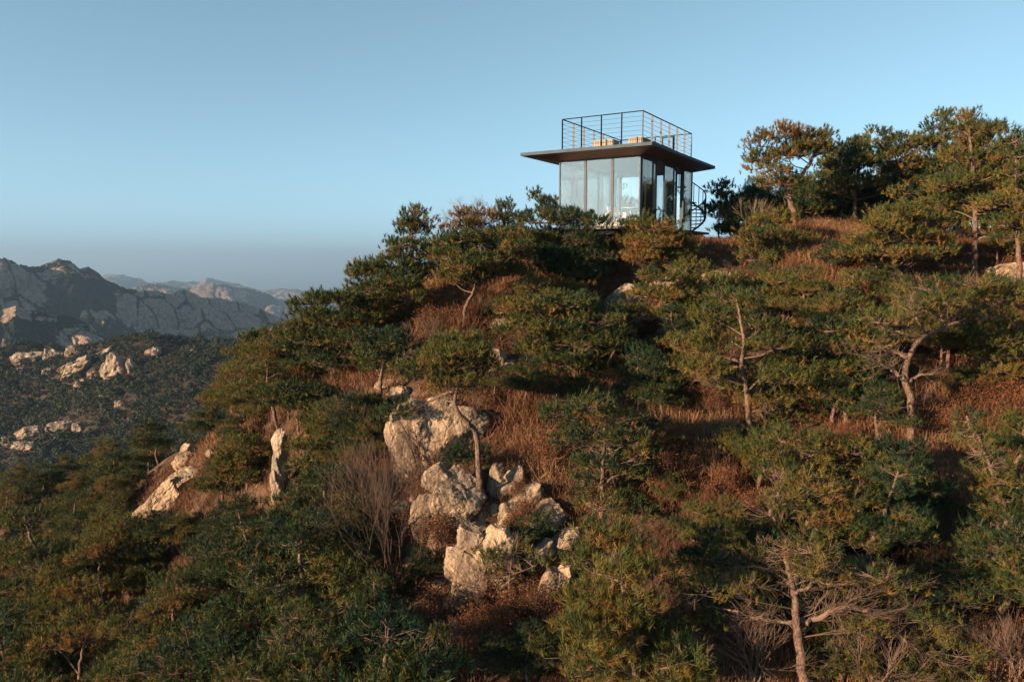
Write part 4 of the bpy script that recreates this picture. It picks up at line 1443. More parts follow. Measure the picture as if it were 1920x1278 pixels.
hero('bright young pine with long needles at the bottom, the nearest to view', 12.6, [(1195, 1340), (1185, 1200), (1165, 1080), (1150, 1010)],
     [(1135, 1008, 34, 20), (1180, 1022, 34, 18), (1112, 1052, 38, 20), (1160, 1080, 48, 22), (1212, 1075, 30, 18), (1120, 1122, 46, 21), (1188, 1142, 50, 22), (1100, 1185, 40, 22), (1152, 1205, 50, 22), (1230, 1195, 46, 20), (1285, 1232, 40, 18), (1190, 1255, 58, 22), (1262, 1268, 50, 20), (1110, 1250, 46, 20)], 16, 0.47, 2.6, brown=0.03, length=0.165, width=0.013, count=26, up=0.8)
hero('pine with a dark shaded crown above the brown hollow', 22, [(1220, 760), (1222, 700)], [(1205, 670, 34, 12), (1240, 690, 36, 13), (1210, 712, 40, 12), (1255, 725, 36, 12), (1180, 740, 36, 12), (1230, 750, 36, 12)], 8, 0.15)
hero('pine on the slope between the tiered pine and the brown hollow', 19.4, [(1215, 900), (1212, 830)], [(1200, 800, 34, 13), (1232, 822, 30, 12), (1205, 845, 34, 12), (1225, 790, 24, 10)], 7, 0.32)
# ---- lower left, the nearer crowns
hero('large blue-green pine at the bottom left of the bare shrub', 14.5, [(620, 1330), (620, 1220)], [(560, 1150, 46, 17), (612, 1140, 52, 18), (585, 1182, 56, 18), (650, 1180, 50, 18), (545, 1212, 50, 17), (610, 1222, 58, 19), (672, 1226, 46, 17), (575, 1256, 54, 17), (640, 1266, 54, 17), (700, 1262, 40, 15)], 16, 0.33)
hero('dark crown of pine at the bottom edge below the pillar rock', 17, [(480, 1290), (480, 1190)], [(440, 1150, 44, 15), (490, 1140, 44, 15), (465, 1176, 50, 15), (520, 1172, 40, 14), (430, 1196, 44, 14), (490, 1212, 50, 15), (400, 1172, 34, 12)], 12, 0.25)
hero('olive pine in the bottom left corner of the slope', 19, [(330, 1330), (330, 1230)], [(300, 1190, 46, 15), (350, 1182, 44, 14), (270, 1218, 44, 14), (325, 1222, 54, 15), (380, 1216, 40, 13), (295, 1252, 50, 14), (360, 1256, 50, 14)], 11, 0.5)
hero('green pine crowding the right side of the pillar rock', 22.4, [(590, 950), (588, 880)], [(580, 835, 34, 13), (612, 848, 34, 13), (572, 872, 32, 13), (606, 884, 38, 14), (640, 862, 28, 12), (590, 910, 40, 13), (632, 905, 34, 12)], 9, 0.42)
hero('pine with yellow tips just below the pillar rock', 20.5, [(560, 1060), (558, 980)], [(540, 950, 40, 14), (585, 960, 40, 14), (512, 975, 34, 12), (560, 985, 46, 14), (605, 992, 36, 13), (530, 1010, 42, 13), (580, 1020, 42, 13), (620, 950, 28, 11)], 10, 0.4, brown=0.3)
hero('small pine cushion beside the tall rock face', 21, [(752, 815), (752, 785)], [(745, 770, 28, 8), (725, 778, 18, 7), (768, 776, 18, 7)], 4, 0.24)
hero('green pine left of the pillar rock', 25, [(465, 930), (462, 870)], [(455, 828, 38, 12), (490, 838, 32, 12), (440, 852, 36, 12), (475, 862, 40, 12), (430, 876, 32, 11), (485, 888, 32, 12), (450, 895, 38, 12)], 9, 0.5)
hero('dark round pine in the trees below the orange grass', 25, [(560, 810), (556, 770)], [(548, 735, 34, 11), (590, 738, 34, 11), (525, 752, 30, 10), (568, 758, 42, 11), (610, 752, 28, 10), (600, 735, 26, 10)], 8, 0.2)
hero('olive pine in front of the dark round pine', 23, [(640, 850), (640, 800)], [(625, 768, 34, 11), (662, 772, 32, 11), (640, 792, 42, 12), (610, 798, 30, 10), (672, 798, 28, 10)], 8, 0.46)


# ---- the crowd: eight kinds built once and copied
def crowd_pine(seed, height, spread, tone, layers, far=1.0, slim=False, **kw):
    rs = np.random.RandomState(seed)
    lean = rs.normal(0, 0.12, 2)
    tr = [np.array([0, 0, -0.5])]
    for k in range(1, 6):
        z = height * k / 5
        tr.append(np.array([lean[0] * z + rs.normal(0, 0.08), lean[1] * z + rs.normal(0, 0.08), z]))
    tr = np.array(tr)
    pads = []
    for k in range(layers):
        f = (k + 0.6) / layers
        z = height * (0.42 + 0.56 * f)
        ax = np.array([np.interp(z, tr[:, 2], tr[:, 0]), np.interp(z, tr[:, 2], tr[:, 1])])
        R = spread * ((1.0 - f ** 1.6 * 0.75) if not slim else (1 - 0.8 * f))
        n = max(2, int(1.4 + 3.1 * R / 1.2 * (1 - 0.4 * f)))
        a0 = rs.uniform(0, 6.28)
        for j in range(n):
            a = a0 + 6.283 * j / n + rs.normal(0, 0.35)
            rr = R * rs.uniform(0.35, 0.85)
            pr = R * rs.uniform(0.34, 0.55) + 0.12
            pads.append((np.array([ax[0] + rr * math.cos(a), ax[1] + rr * math.sin(a), z + rs.normal(0, 0.22)]), pr, pr * rs.uniform(0.8, 1.1), pr * rs.uniform(0.16, 0.30)))
    z = tr[-1][2]
    pads.append((tr[-1] + [0, 0, -0.05], spread * 0.34, spread * 0.34, spread * 0.2))
    return crown_and_limbs(rs, tr, 0.055 + 0.016 * height, pads, tone, kw.pop('dens', 1.0), length=0.135 * far, width=0.015 * far, count=kw.pop('count', 17), **kw)


KINDS = [(3.3, 1.8, 0.34, 3), (4.1, 2.0, 0.48, 4), (2.7, 1.7, 0.24, 2), (4.6, 1.8, 0.42, 4), (3.4, 2.2, 0.60, 3), (2.4, 1.4, 0.52, 3), (4.2, 1.5, 0.30, 4), (3.2, 2.0, 0.58, 3)]
CROWD = [crowd_pine(900 + k, h_, s_, t_, l_, 1.15) for k, (h_, s_, t_, l_) in enumerate(KINDS)]
KIND_WORDS = ['deep green round pine', 'tall mid-green pine', 'low dark bluish pine', 'tall narrow-topped pine', 'wide olive pine with flat crown', 'small olive pine', 'slim dark tiered pine', 'spreading yellow-green pine']
CROWD_PROTO = {}


def crowd_tree(k, x, y, rs, where, group, smin=0.8, smax=1.2):
    z = float(G(x, y))
    label = f'{KIND_WORDS[k]} {where}'
    rz, sc = rs.uniform(0, 6.28), rs.uniform(smin, smax)
    (us,), _ = project(np.array([[x, y, z]]))
    if us < 560 and group.startswith('pines') and y > 18:        # the wood keeps a low, even outline against the valley
        top = at(us, float(np.interp(us, [-200, 0, 150, 300, 400, 450, 500, 560], [900, 880, 848, 775, 715, 655, 625, 590])), y)[2]
        sc = max(0.3, min(sc, (top - z) / (KINDS[k][0] * 1.08)))
    for ru, hw_, vr, Yr in ((522, 16, 936, 23.2), (315, 62, 962, 30.5)):    # the pillar and the slanting slab stay in view
        if y < Yr and abs(us - ru) < hw_ + 0.8 * KINDS[k][1] * sc * F_PX / y:
            sc = min(sc, (at(us, vr, y)[2] - z) / (KINDS[k][0] * 1.05))
    if sc < 0.22:
        return None
    lean = (rs.normal(0, 0.07), rs.normal(0, 0.07))
    if k not in CROWD_PROTO:
        t = finish_pine(label, (x, y, z), *CROWD[k], group=group)
        t.rotation_euler = (lean[0], lean[1], rz)
        t.scale = (sc, sc, sc)
        CROWD_PROTO[k] = t
        return t
    return dup(CROWD_PROTO[k], (x, y, z), rz, sc, label, group, lean)


def crowd():
    rs = np.random.RandomState(77)
    pts = []
    # the dense canopy of the left slope
    step = 2.3
    for iy in range(60):
        y = 12.5 + iy * step
        if y > 60:
            break
        for ix in range(-30, 3):
            x = ix * step + rs.uniform(-0.75, 0.75)
            yy = y + rs.uniform(-0.75, 0.75)
            z = float(G(x, yy))
            (u,), (v,) = project(np.array([[x, yy, z]]))
            (_,), (vt,) = project(np.array([[x, yy, z + 3.2]]))
            if u < -170 or u > 690 or vt > 1300 or v < 700:
                continue
            # open places: rocks, grass and the nearer pines
            open_ = [(640, 715, 110, 40), (320, 935, 75, 40), (525, 905, 42, 80), (345, 870, 40, 20), (740, 850, 110, 140), (700, 1000, 100, 190), (560, 700, 60, 30), (690, 760, 50, 40)]
            if any(((u - a) / ra) ** 2 + ((v - b) / rb) ** 2 < 1 for a, b, ra, rb in open_):
                continue
            # leave the rocks in view
            hw = 1.55 * F_PX / yy
            (_,), (vt,) = project(np.array([[x, yy, z + 3.0]]))
            if any(abs(u - a) < ra + hw and vt < b + rb and v > b - rb and yy < Yr for a, b, ra, rb, Yr in [(320, 930, 62, 30, 32), (525, 870, 16, 62, 24), (345, 860, 16, 12, 34)]):
                continue
            pts.append((x, yy, u, v))
    for x, y, u, v in pts:
        k = int(rs.choice(8, p=[.16, .14, .15, .10, .14, .10, .09, .12]))
        if y > 38:
            where, group = 'on the far left shoulder above the valley', 'pines on the far left shoulder'
        elif v < 960:
            where, group = 'in the canopy above and beside the slanting pale rock', 'pines above the slanting rock'
        elif u < 260:
            where, group = 'in the close canopy at the lower left edge', 'pines at the lower left edge'
        elif v < 1180:
            where, group = 'in the close canopy below the slanting pale rock', 'pines below the slanting rock'
        else:
            where, group = 'along the bottom edge left of the bare shrub', 'pines along the bottom left'
        crowd_tree(k, x, y, rs, where, group, 0.55 if y > 29 else 0.7, 0.8 if y > 29 else 1.15)
    # beyond the crest, seen between and through the nearer trees
    for (u, Y) in [(1075, 42), (1110, 43), (1045, 44), (1150, 45), (1180, 43), (1210, 45), (1440, 38), (1480, 40), (1640, 40), (1700, 41), (1760, 39), (1800, 40), (1840, 37), (1880, 38), (1915, 36), (1960, 36), (2010, 33), (2080, 30),
                   (2000, 24), (2080, 20)]:
        p = at(u, 470, Y)
        crowd_tree(int(rs.choice(8)), p[0] + rs.uniform(-.3, .3), Y, rs, 'behind the crest, partly hidden by nearer trees', 'pines behind the crest', 0.8, 1.15)
    for (u, Y) in [(860, 34), (915, 35), (965, 36), (700, 32), (590, 34), (640, 33)]:
        p = at(u, 470, Y)
        crowd_tree(int(rs.choice([0, 2, 5])), p[0], Y, rs, 'on the crest behind the left skyline pines', 'pines behind the left skyline', 0.35, 0.5)
    for (u, Y, k, sc) in [(1420, 37, 2, 1.2), (1455, 38, 0, 1.3), (1500, 39, 0, 1.35), (1545, 38, 3, 1.3), (1590, 39, 2, 1.5), (1640, 38, 6, 1.35), (1680, 39, 0, 1.5), (1715, 38, 3, 1.35), (1745, 37, 2, 1.5), (1790, 37, 1, 1.4), (1835, 38, 0, 1.6), (1870, 36, 3, 1.45), (1905, 37, 1, 1.5), (1890, 33, 6, 1.3)]:
        p = at(u, 460, Y)
        crowd_tree(k, p[0], Y, rs, 'in the dark band of pines along the right skyline', 'pines along the right skyline', sc * 0.70, sc * 0.84)
    for iy in range(9):                          # the wood goes on to the right of the photograph
        for ix in range(2):
            y = 13.5 + iy * 2.9 + rs.uniform(-1, 1)
            x = 0.74 * y + 1.6 + ix * 2.9 + rs.uniform(-1, 1)
            if x < 31:
                crowd_tree(int(rs.choice(8)), x, y, rs, 'beyond the right edge of the view', 'pines beyond the right edge', 0.6, 1.0)
    # full crowns that close the canopy between the measured trees
    for (u, v, k, sc) in [(1345, 1190, 2, .8), (1420, 930, 5, .8), (1560, 800, 5, .8),
                          (1150, 700, 0, .7), (1200, 790, 2, .7), (1270, 690, 2, .75), (1500, 640, 7, .7), (1570, 640, 5, .7), (1660, 640, 7, .7), (1780, 700, 7, .7), (1860, 600, 5, .7), (1400, 640, 5, .7), (1110, 700, 0, .7), (1000, 640, 7, .7),
                          (1080, 620, 5, .6), (1420, 570, 5, .6), (1540, 720, 7, .75), (1600, 1110, 6, .8), (1450, 1180, 2, .7), (1870, 1180, 0, .8), (1900, 900, 5, .7), (1830, 700, 0, .6),
                          (690, 1330, 2, .7), (255, 1045, 2, .6), (300, 1070, 0, .6), (345, 1035, 5, .55), (390, 1060, 6, .5), (435, 1085, 2, .65), (480, 1050, 0, .55), (520, 1085, 5, .6), (560, 1110, 0, .6), (610, 1060, 2, .55), (650, 1100, 7, .6), (600, 1010, 0, .5), (655, 985, 2, .5), (585, 1180, 5, .5), (665, 1190, 2, .55), (700, 1240, 6, .6), (210, 1000, 0, .5), (180, 960, 7, .5), (480, 800, 5, .5), (540, 790, 2, .5), (600, 870, 7, .5), (450, 850, 0, .5), (690, 1050, 2, .45), (905, 1300, 2, .45), (830, 1262, 5, .4), (985, 1300, 0, .45), (620, 1080, 0, .9), (420, 960, 5, .7), (400, 1010, 0, .7), (370, 1000, 2, .6), (450, 1020, 3, .7), (290, 1010, 5, .7), (250, 930, 0, .6),
                          (230, 960, 7, .6), (410, 900, 2, .6), (430, 920, 0, .6), (360, 830, 5, .7), (300, 840, 0, .7), (640, 900, 2, .7), (600, 830, 5, .6), (680, 850, 0, .6), (700, 800, 5, .5)]:
        p = hit(u, v)
        right = u > 760
        crowd_tree(k, p[0], p[1], rs, 'filling a gap between larger pines right of the rocks' if right else 'filling a gap around the slanting pale rock',
                   'pines filling the right slope' if right else 'pines filling the left slope', sc * 0.8, sc)
    # low growth among the pines of the right slope
    for (u, v) in [(1290, 760), (1250, 800), (1360, 870), (1640, 840), (1760, 700), (1800, 760), (1560, 1060), (1340, 1090), (1420, 1120), (1380, 1200), (1640, 1210), (1580, 1290), (1700, 1060), (1440, 700), (1520, 620), (1660, 560), (1780, 640), (1560, 520), (1300, 1040),
                   (1260, 960), (980, 770), (930, 760), (690, 890), (660, 960), (700, 1090), (780, 1120), (660, 1060)]:
        p = hit(u, v)
        crowd_tree(int(rs.choice([2, 5, 7, 0])), p[0], p[1], rs, 'low among the taller pines of the right slope' if u > 900 else 'low in the shade around the bare shrub', 'low pines among taller ones' if u > 900 else 'low pines around the bare shrub', 0.35, 0.6)


crowd()
# ------------------------------------------------------------------ rocks
def ico(sub):
    bm = bmesh.new()
    bmesh.ops.create_icosphere(bm, subdivisions=sub, radius=1.0)
    bm.verts.ensure_lookup_table()
    V = np.array([v.co[:] for v in bm.verts])
    Fc = np.array([[v.index for v in f.verts] for f in bm.faces])
    bm.free()
    return V, Fc


ICO = {k: ico(k) for k in (4, 5, 6)}


def rock_lump(b, rs, c, dims, tilt=0.0, sub=5, cuts=13, rough=1.0, yaw=None):
    """one angular lump: a ball cut by random planes, cracked and weathered"""
    V, Fc = ICO[sub]
    n = unit(rs.normal(size=(cuts, 3)) * [1, 1, 0.9])
    off = rs.uniform(0.62, 0.98, cuts)
    dt = V @ n.T
    r = np.where(dt > 0.05, off[None, :] / np.maximum(dt, 0.05), 9.0)
    r = np.sort(r, 1)
    r = np.minimum(r[:, 0], 1.12)
    s = rs.uniform(0, 90)
    P = V * r[:, None]
    q = P * np.array(dims) / max(dims) + s
    r2 = 0.17 * fbm(q[:, 0] * 2.2, q[:, 1] * 2.2, q[:, 2] * 2.2, 4, 3)
    cr = np.abs(fbm(q[:, 0] * 2.0, q[:, 1] * 2.0, q[:, 2] * 1.4, 3, 31))
    r2 -= 0.045 * np.clip(1 - cr / 0.05, 0, 1)
    r2 += 0.055 * fbm(q[:, 0] * 9, q[:, 1] * 9, q[:, 2] * 9, 4, 47)
    P = P * (1 + rough * r2)[:, None] * np.array(dims)
    yaw = rs.uniform(-0.5, 0.5) if yaw is None else yaw
    R = np.array(Matrix.Rotation(tilt, 3, 'Y')) @ np.array(Matrix.Rotation(yaw, 3, 'Z'))
    b.add(P @ R.T + np.asarray(c, float), Fc, 0.5)


_rseed = [500]


def rock(label, lumps, rough=1.0, Y=None, group='pale granite rocks on the slope', name='granite_boulder', cat='rock', thick=0.8, mat=None, sub=5):
    """lumps: [(u, v, ru, rv, tilt in degrees clockwise as seen)]; the first one meets the ground"""
    _rseed[0] += 1
    rs = np.random.RandomState(_rseed[0])
    u, v, ru, rv = lumps[0][:4]
    if Y is None:
        Y = hit(u, v + rv * 0.7)[1] + 0.15
    base = at(u, v, Y)
    b = MB()
    for (a, c, ra, rb, tl) in lumps:
        k = Y / F_PX
        p = at(a, c, Y + rs.uniform(-0.15, 0.15)) - base
        rock_lump(b, rs, p, (ra * k * 1.12, max(ra, rb * 0.6) * k * thick, rb * k * 1.12), math.radians(tl), sub, rough=rough)
    o = b.build(name, mat or M_ROCK, None, False)
    o.location = tuple(base)
    tag(o, label, cat, group)
    return o


M_ROCK_PALE = rock_mat('pale granite', (0.42, 0.325, 0.24), (0.16, 0.125, 0.10), 1.3)
M_ROCK_RIDGE = rock_mat('ridge granite', (0.38, 0.285, 0.21), (0.10, 0.08, 0.065), 0.14)

rock('tall narrow pillar of pale stacked rock standing in the trees', [(521, 905, 14, 36, 4), (523, 872, 15, 34, -3), (526, 838, 16, 30, 6), (518, 930, 9, 18, 0)], Y=23.3, mat=M_ROCK_PALE)
rock('long slanting slab of pale rock in the left canopy', [(318, 926, 66, 26, -36), (352, 898, 44, 22, -30), (290, 958, 34, 18, -36)], thick=1.0)
rock('smaller slab leaning against the long slanting slab', [(272, 962, 26, 15, -40), (290, 945, 20, 12, -30)])
rock('rock knob above the long slanting slab', [(347, 860, 26, 20, -40), (355, 843, 18, 12, -20)])
rock('small pale rock right of the rock knob', [(400, 852, 15, 9, 0)])
rock('main mass of bedrock behind the cracked cliff and the boulders', [(895, 1045, 105, 105, 20), (960, 1020, 80, 60, -25)], thick=0.30, sub=6, Y=18.6)
rock('bedrock slope running down from the tall rock face', [(800, 880, 66, 110, -8), (840, 800, 60, 50, -20)], thick=0.32, sub=6, Y=21.3)
rock('big rounded boulder at the foot of the S-bent pine', [(850, 938, 58, 60, -12), (838, 908, 42, 34, 0), (880, 960, 36, 34, 10)], sub=6)
rock('angular split block right of the big rounded boulder', [(930, 905, 19, 33, 6), (966, 897, 20, 24, -8), (948, 918, 26, 24, 10)])
rock('low sloping slab under the angular split block', [(985, 935, 46, 17, -38)])
rock('rough cliff of cracked rock below the big boulder', [(885, 1092, 46, 56, 18), (915, 1045, 40, 54, 28), (858, 1060, 30, 50, 6), (940, 1085, 34, 40, 10), (880, 1010, 26, 30, 20)], sub=6)
rock('sloping ledge of rock climbing right from the cracked cliff', [(1010, 1045, 46, 21, -32), (1060, 1012, 34, 17, -34)])
rock('pale blocky rock at the foot of the sloping ledge', [(1045, 1092, 32, 30, -12), (1062, 1068, 20, 18, 0)])
rock('stained rock left of the cracked cliff', [(826, 1020, 24, 26, 0), (812, 1040, 16, 20, 0)])
rock('shaded face of rock dropping left below the big boulder', [(800, 985, 34, 52, 0), (838, 985, 34, 40, 12)], sub=6)
rock('rounded hump of rock between the big boulder and the cracked cliff', [(905, 1000, 46, 26, 8), (960, 1010, 40, 24, -20)])
rock('weathered bank of rock under the low sloping slab', [(1010, 975, 56, 24, -30), (960, 965, 30, 20, -10)])
rock('lowest rock under the cracked cliff, half in shade', [(865, 1135, 34, 22, 8)])
rock('tall rock face at the top of the outcrop', [(775, 845, 44, 56, -10), (805, 800, 48, 40, -16), (765, 885, 28, 34, 0), (810, 850, 34, 46, 6)], sub=6)
rock('broken slab leaning on the tall rock face', [(838, 778, 42, 22, -12), (818, 762, 28, 16, -20)])
rock('round grey boulder beside the pale straight trunk', [(748, 742, 22, 15, -10)])
rock('small rock behind the round grey boulder', [(722, 722, 18, 10, 0)])
rock('flat white rock below the layered pine', [(932, 606, 24, 8, -14)])
rock('white rock ledge in the gap left of the bluish pine', [(940, 690, 30, 13, -6), (930, 668, 16, 12, 0)])
rock('pale earth bank of bare rock under the pavilion', [(1168, 560, 36, 22, -28), (1150, 572, 24, 14, -20)], mat=M_ROCK_PALE)
rock('broad pale rock below the bushy pine by the doors', [(1240, 535, 34, 13, -14)])
rock('light grey rock right of the leaning dark limb', [(1335, 528, 40, 16, -12), (1310, 545, 22, 12, 0)])
rock('small bleached rock in the shaded hollow', [(1252, 622, 16, 11, 0)])
rock('square pale boulder in the rusty grass under the crest', [(1532, 556, 17, 13, 6), (1545, 563, 9, 8, 0)], mat=M_ROCK_PALE)
rock('broad brown-grey rock at the right edge of the crest', [(1888, 515, 40, 22, -22), (1850, 530, 24, 13, -10)])
rock('small rock between pines right of the reddish trunk', [(1482, 790, 18, 10, 0)])
rock('pale stone by the forked bough', [(1440, 965, 15, 9, 0)])
rock('flat sunlit lip of bare rock on the crest beside the pavilion', [(1345, 468, 56, 9, 0), (1390, 470, 26, 7, 3)], thick=0.5, mat=M_ROCK_PALE, Y=32.3)
rock('small pale stones deep in the left canopy', [(235, 1040, 20, 8, -20)])
rock('pale rock patch low in the left canopy', [(272, 1130, 22, 13, -20)])
rock('stone half buried in grass below the lower rocks', [(835, 1190, 24, 10, 0)])

# outcrops on the wooded ridge across the valley
for label, u, v, ru, rv, tl in [
        ('bright bare dome on the wooded ridge across the valley', 220, 690, 23, 24, -8), ('broad ragged outcrop at the far left of the wooded ridge', 58, 672, 30, 13, -6), ('rounded outcrop right of the broad ragged outcrop', 98, 668, 20, 15, 10), ('thin rock band below the broad ragged outcrop', 42, 695, 20, 7, -8), ('small rock under the rounded outcrop', 92, 700, 11, 8, 0),
        ('narrow bright rock right of the bright dome', 246, 690, 9, 16, 6), ('slanting rock rib left of the bright dome', 146, 690, 33, 14, -28),
        ('knob of rock on the left skyline of the wooded ridge', 136, 661, 13, 11, -20), ('rock rib above the bright dome', 200, 660, 20, 7, -24), ('ragged rocks on the ridge right of the bright dome', 290, 664, 15, 11, 0),
        ('small rock below the slanting rib', 152, 719, 11, 9, -10), ('little white rock on the ridge skyline', 361, 662, 7, 7, 0), ('flat rock in the ridge forest', 202, 745, 15, 6, -4), ('second flat rock below the first in the ridge forest', 222, 758, 9, 7, 0),
        ('jagged rock group in the lower ridge forest', 122, 802, 24, 15, -8), ('smaller rock right of the jagged rock group', 148, 805, 12, 10, 10), ('pale rocks at the left edge of the lower ridge', 62, 812, 24, 12, -10),
        ('low rocks below the pale left edge rocks', 52, 836, 24, 11, 0), ('broken rock in the brown patch of the ridge', 20, 826, 13, 9, 0), ('pale rock by the nearest trees of the ridge', 436, 690, 12, 10, -20), ('tiny outcrop in the rusty scrub of the ridge', 173, 706, 9, 8, 0)]:
    p = hit_ridge(u, v + rv * 0.6)
    rk = np.random.RandomState(int(u * 7 + v))
    L_ = [(u, v, ru, rv, tl)] + [(u + rk.uniform(-.8, .8) * ru, v + rk.uniform(-.3, .6) * rv, ru * rk.uniform(.35, .6), rv * rk.uniform(.4, .7), tl + rk.uniform(-30, 30)) for _ in range(4)]
    rock(label, L_, rough=2.0, Y=p[1] + 2.4, group='rock outcrops on the wooded ridge', name='rock_outcrop', mat=M_ROCK_RIDGE, thick=0.9, sub=4)


def stones():
    rs = np.random.RandomState(66)
    protos = []
    for k in range(3):
        b = MB()
        rock_lump(b, rs, (0, 0, 0), (0.20, 0.17, 0.12), 0, 4, 11, 1.2)
        protos.append(b.mesh('stone', M_ROCK))
    for k in range(46):
        u, v = rs.uniform(690, 1100), rs.uniform(760, 1210)
        if k > 28:
            u, v = rs.uniform(1000, 1900), rs.uniform(470, 1000)
        p = hit(u, v)
        o = link('stone', protos[k % 3])
        o.location = (p[0], p[1], float(G(p[0], p[1])) + 0.03)
        o.rotation_euler = (rs.uniform(-.4, .4), rs.uniform(-.4, .4), rs.uniform(0, 6.28))
        o.scale = (rs.uniform(0.5, 1.7),) * 3
        tag(o, 'loose stone in the grass among the outcrop rocks' if k <= 28 else 'loose stone in the grass between the right slope pines', 'stone', 'loose stones in the outcrop' if k <= 28 else 'loose stones on the right slope')


stones()
# ------------------------------------------------------------------ dry grass, rusty bushes, bare shrubs
def grass():
    rs = np.random.RandomState(12)
    n = 62000
    x = rs.uniform(-38, 36, n)
    y = rs.uniform(10, 40, n)
    z = G(x, y)
    u, v = project(np.stack([x, y, z], 1))
    keep = (u > -350) & (u < 2500) & (v < 1360)
    d = 0.8 + 0.5 * fbm(x * 0.3, y * 0.3, 0, 3, 91)
    tall = np.zeros(n)
    for (a, b_, ra, rb) in [(830, 590, 90, 60), (640, 715, 100, 30), (1580, 470, 110, 60), (1280, 780, 110, 70), (1300, 900, 100, 80), (1000, 870, 80, 50), (1760, 790, 90, 80), (1880, 800, 70, 70), (1840, 630, 80, 60),
                            (870, 1240, 110, 60), (1390, 1010, 90, 70), (990, 800, 70, 60), (980, 450, 30, 20), (1640, 520, 80, 40), (1500, 1260, 400, 40), (900, 740, 60, 30)]:
        e = ((u - a) / ra) ** 2 + ((v - b_) / rb) ** 2
        tall = np.maximum(tall, np.clip(1.4 - e, 0, 1))
    d += 0.5 * tall
    for (a, b_, ra, rb) in [(800, 830, 70, 70), (870, 930, 60, 50), (900, 1060, 60, 60), (1040, 1050, 60, 40), (1160, 560, 40, 25), (320, 930, 80, 35)]:
        e = ((u - a) / ra) ** 2 + ((v - b_) / rb) ** 2
        d = np.where(e < 1, d * 0.9, d)
    keep &= rs.uniform(size=n) < d
    x, y, z, tall = x[keep], y[keep], z[keep], tall[keep]
    m, k = len(x), 14
    C = np.repeat(np.stack([x, y, z], 1), k, 0) + rs.normal(0, 0.14, (m * k, 3)) * [1, 1, 0.2]
    H = np.repeat(0.28 + 0.42 * tall, k) * rs.uniform(0.5, 1.35, m * k)
    lean = rs.normal(0, 0.34, (m * k, 3))
    lean[:, 2] = 1
    D = unit(lean)
    s = unit(np.cross(D, rs.normal(size=(m * k, 3))))
    w = (0.0038 + 0.0032 * rs.rand(m * k))[:, None] * (0.5 + y.repeat(k)[:, None] / 22)
    bend = rs.normal(0, 0.22, (m * k, 3))
    bend[:, 2] = -np.abs(bend[:, 2])
    M1 = C + D * H[:, None] * 0.6
    E = C + D * H[:, None] + bend * H[:, None]
    V = np.stack([C - s * w, C + s * w, M1 + s * w * 0.7, M1 - s * w * 0.7, E], 1).reshape(-1, 3)
    b = MB()
    i5 = (np.arange(m * k) * 5)[:, None]
    tone = np.clip(np.repeat(0.4 + 0.3 * tall + 0.45 * fbm(x * 0.55, y * 0.55, 0, 3, 7), k) + rs.normal(0, 0.16, m * k), 0, 1)
    base = b.n
    b.add(V, i5 + np.array([[0, 1, 2, 3]]), tone)
    b.v.append(np.zeros((0, 3)))
    b.f.append(i5 + np.array([[3, 2, 4]]) + base)
    b.tone.append(tone)
    o = b.build('dry_grass', M_GRASS)
    o['kind'] = 'stuff'


grass()


def bush_geom(seed, r, h, leafy):
    rs = np.random.RandomState(seed)
    b, lf = MB(), MB()
    tips = []
    for k in range(9):
        a = rs.uniform(0, 6.28)
        d = unit(np.array([math.cos(a) * rs.uniform(0.1, 0.9), math.sin(a) * rs.uniform(0.1, 0.9), 1.0]))
        P = np.zeros((1, 3)) + rs.normal(0, 0.05, 3) * [1, 1, 0]
        D = d[None]
        R = 0.012
        for lv in range(4):
            kids = 1 if lv == 0 else 2 if lv < 3 else 3
            P2, D2 = np.repeat(P, kids, 0), unit(np.repeat(D, kids, 0) + rs.normal(0, 0.33, (len(P) * kids, 3)))
            E = P2 + D2 * (h / 4 * rs.uniform(0.7, 1.35, (len(P2), 1))) * [r / h * 1.25, r / h * 1.25, 1]
            b.segs(P2, E, R, R * 0.6, 0.25)
            P, D = E, D2
            R *= 0.6
            if lv > 1:
                tips.append(E)
    T = np.concatenate(tips)
    n = int(len(T) * leafy * 1.2)
    C = T[rs.randint(0, len(T), n)] + rs.normal(0, 0.095, (n, 3))
    nn = unit(rs.normal(size=(n, 3)))
    s = unit(np.cross(nn, rs.normal(size=(n, 3))))
    t = np.cross(nn, s)
    sz = rs.uniform(0.014, 0.027, (n, 1))
    V = np.stack([C + s * sz, C + t * sz * 0.6, C - s * sz, C - t * sz * 0.6], 1).reshape(-1, 3)
    lf.add(V, np.arange(n * 4).reshape(-1, 4), np.clip(rs.normal(0.45, 0.22, n), 0, 1))
    return b, lf


BUSH = [bush_geom(40 + k, r, h, lf) for k, (r, h, lf) in enumerate([(0.55, 0.8, 11), (0.75, 0.7, 9), (0.45, 1.0, 8), (0.65, 1.05, 7)])]
BUSH_PROTO = {}


